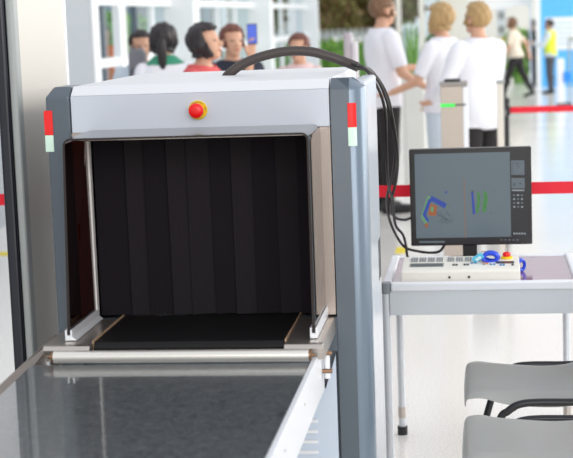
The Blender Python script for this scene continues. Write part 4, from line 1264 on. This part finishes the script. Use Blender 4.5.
rad = math.radians
person(-2.26, 11.0, rad(20), 1.66, 'person with a dark ponytail and green collar, back turned', C_wh, C_grey, H_blk, hair_style='ponytail', fem=True, collar=C_teal, head_yaw=rad(-15))
person(-2.50, 11.3, rad(-160), 1.62, 'person in a pale blue top at the far left, facing the camera', C_pale, C_grey, H_blk, fem=True, elbows=((-0.06, 0.05, -0.27), (0.06, 0.02, -0.27)))
person(-1.74, 9.5, rad(-105), 1.655, 'person with black hair and coral red top in profile', C_red, C_grey, H_blk, fem=True, hair_style='bob', head_pitch=rad(-12), lean=rad(4))
_, wc = person(-1.76, 11.0, rad(-150), 1.64, 'person in a navy shirt raising an arm with a phone', C_navy, C_grey, H_aub, elbows=((0.12, 0.16, -0.12), (0.06, 0.0, -0.28)), wrists=((-0.015, 0.05, 0.235), (-0.02, 0.1, -0.24)), sleeve=0.8)
person(-1.38, 12.0, rad(160), 1.55, 'person with auburn hair and pale pink top behind the hose', C_pink, C_grey, H_aub, fem=True)
person(-0.79, 13.0, rad(-65), 1.84, 'person in a white shirt and black trousers left of the monitor', C_wh, C_blk, H_brn, head_yaw=rad(10), elbows=((-0.04, 0.10, -0.26), (0.07, 0.06, -0.27)), wrists=((0.10, 0.22, 0.02), (-0.04, 0.22, -0.12)), hem=0.84)
_, wf = person(-0.27, 12.5, rad(60), 1.74, 'person in a white shirt reaching down behind the gate pillar', C_wh, C_pale, H_gold, fem=True, hair_style='bob', elbows=((-0.06, 0.10, -0.26), (0.08, 0.08, -0.26)), wrists=((0.0, 0.22, -0.08), (0.02, 0.18, -0.18)))
person(0.02, 11.6, rad(42), 1.74, 'person in a long white shirt and black trousers beside the gate pillar', C_wh, C_blk, H_gold, hem=0.80, head_pitch=rad(-10), long_sleeve=True, elbows=((-0.1, 0.06, -0.27), (0.07, 0.10, -0.26)), wrists=((0.05, 0.2, -0.1), (-0.10, 0.2, -0.08)))
person(0.76, 29.9, rad(70), 1.54, 'person in a beige top and dark trousers walking left in the distance', C_beige, C_blk, H_brn, fem=True, hair_style='bob', stride=0.27, lean=rad(6), head_pitch=rad(-8), elbows=((-0.06, 0.06, -0.27), (0.1, -0.16, -0.22)), wrists=((0.0, 0.12, -0.2), (0.02, -0.05, -0.24)))
person(1.27, 34.6, rad(120), 1.45, 'person in black half hidden beside the blue partition', C_blk, C_blk, H_blk)
person(1.47, 31.1, rad(75), 1.47, 'guard in a yellow high-visibility vest standing before the blue partition', C_pale, C_grey, H_blk, vest=C_vest, elbows=((-0.03, 0.12, -0.25), (0.05, 0.10, -0.26)), wrists=((0.0, 0.23, 0.06), (0.0, 0.22, 0.04)), long_sleeve=True)
person(-5.0, 20.3, rad(-120), 1.66, 'person in an orange top outside the left window', C_or, C_or, H_aub)

ph = thing('phone', tuple(wc['L'] + Vector((0, 0.0, 0.0))), 'phone with a lit blue screen held up by the navy-shirted person', 'phone')
px_, py_, pz_ = wc['L'] + Vector((0.01, -0.03, 0.02))
build('phone_case', B(px_ - 0.036, px_ + 0.036, py_ - 0.004, py_ + 0.005, pz_ - 0.02, pz_ + 0.125), M_kdark, ph, bevel=0.003)
build('phone_screen', B(px_ - 0.032, px_ + 0.032, py_ - 0.0055, py_ - 0.0042, pz_ - 0.012, pz_ + 0.118), mat('lit_phone_screen', (30, 40, 90), 0.2, emit=(96, 120, 226), estr=0.9), ph)
# grey shoulder bag
bg_ = thing('shoulder_bag', (-2.49, 11.15, 1.22), 'dark grey upright bag at the shoulder of the far left passenger', 'bag')
bm = bmesh.new(); prism(bm, rounded(-2.56, -2.43, 1.22, 1.50, 0.05, 5), 'y', 11.11, 11.19)
build('pouch', bm, mat('grey_bag_cloth', (132, 132, 138), 0.8), bg_, bevel=0.02, seg=3)
bm = bmesh.new(); prism(bm, rounded(-2.55, -2.44, 1.25, 1.36, 0.03, 4), 'y', 11.09, 11.112)
build('pocket', bm, mat('grey_pocket_cloth', (98, 98, 106), 0.8), bg_, bevel=0.006)
bm = bmesh.new(); tube(bm, [(-2.53, 11.15, 1.47), (-2.55, 11.20, 1.50), (-2.52, 11.25, 1.51), (-2.47, 11.20, 1.50), (-2.46, 11.15, 1.47)], 0.012, 8, 4)
build('strap', bm, mat('grey_bag_cloth', (132, 132, 138), 0.8), bg_, smooth=True)
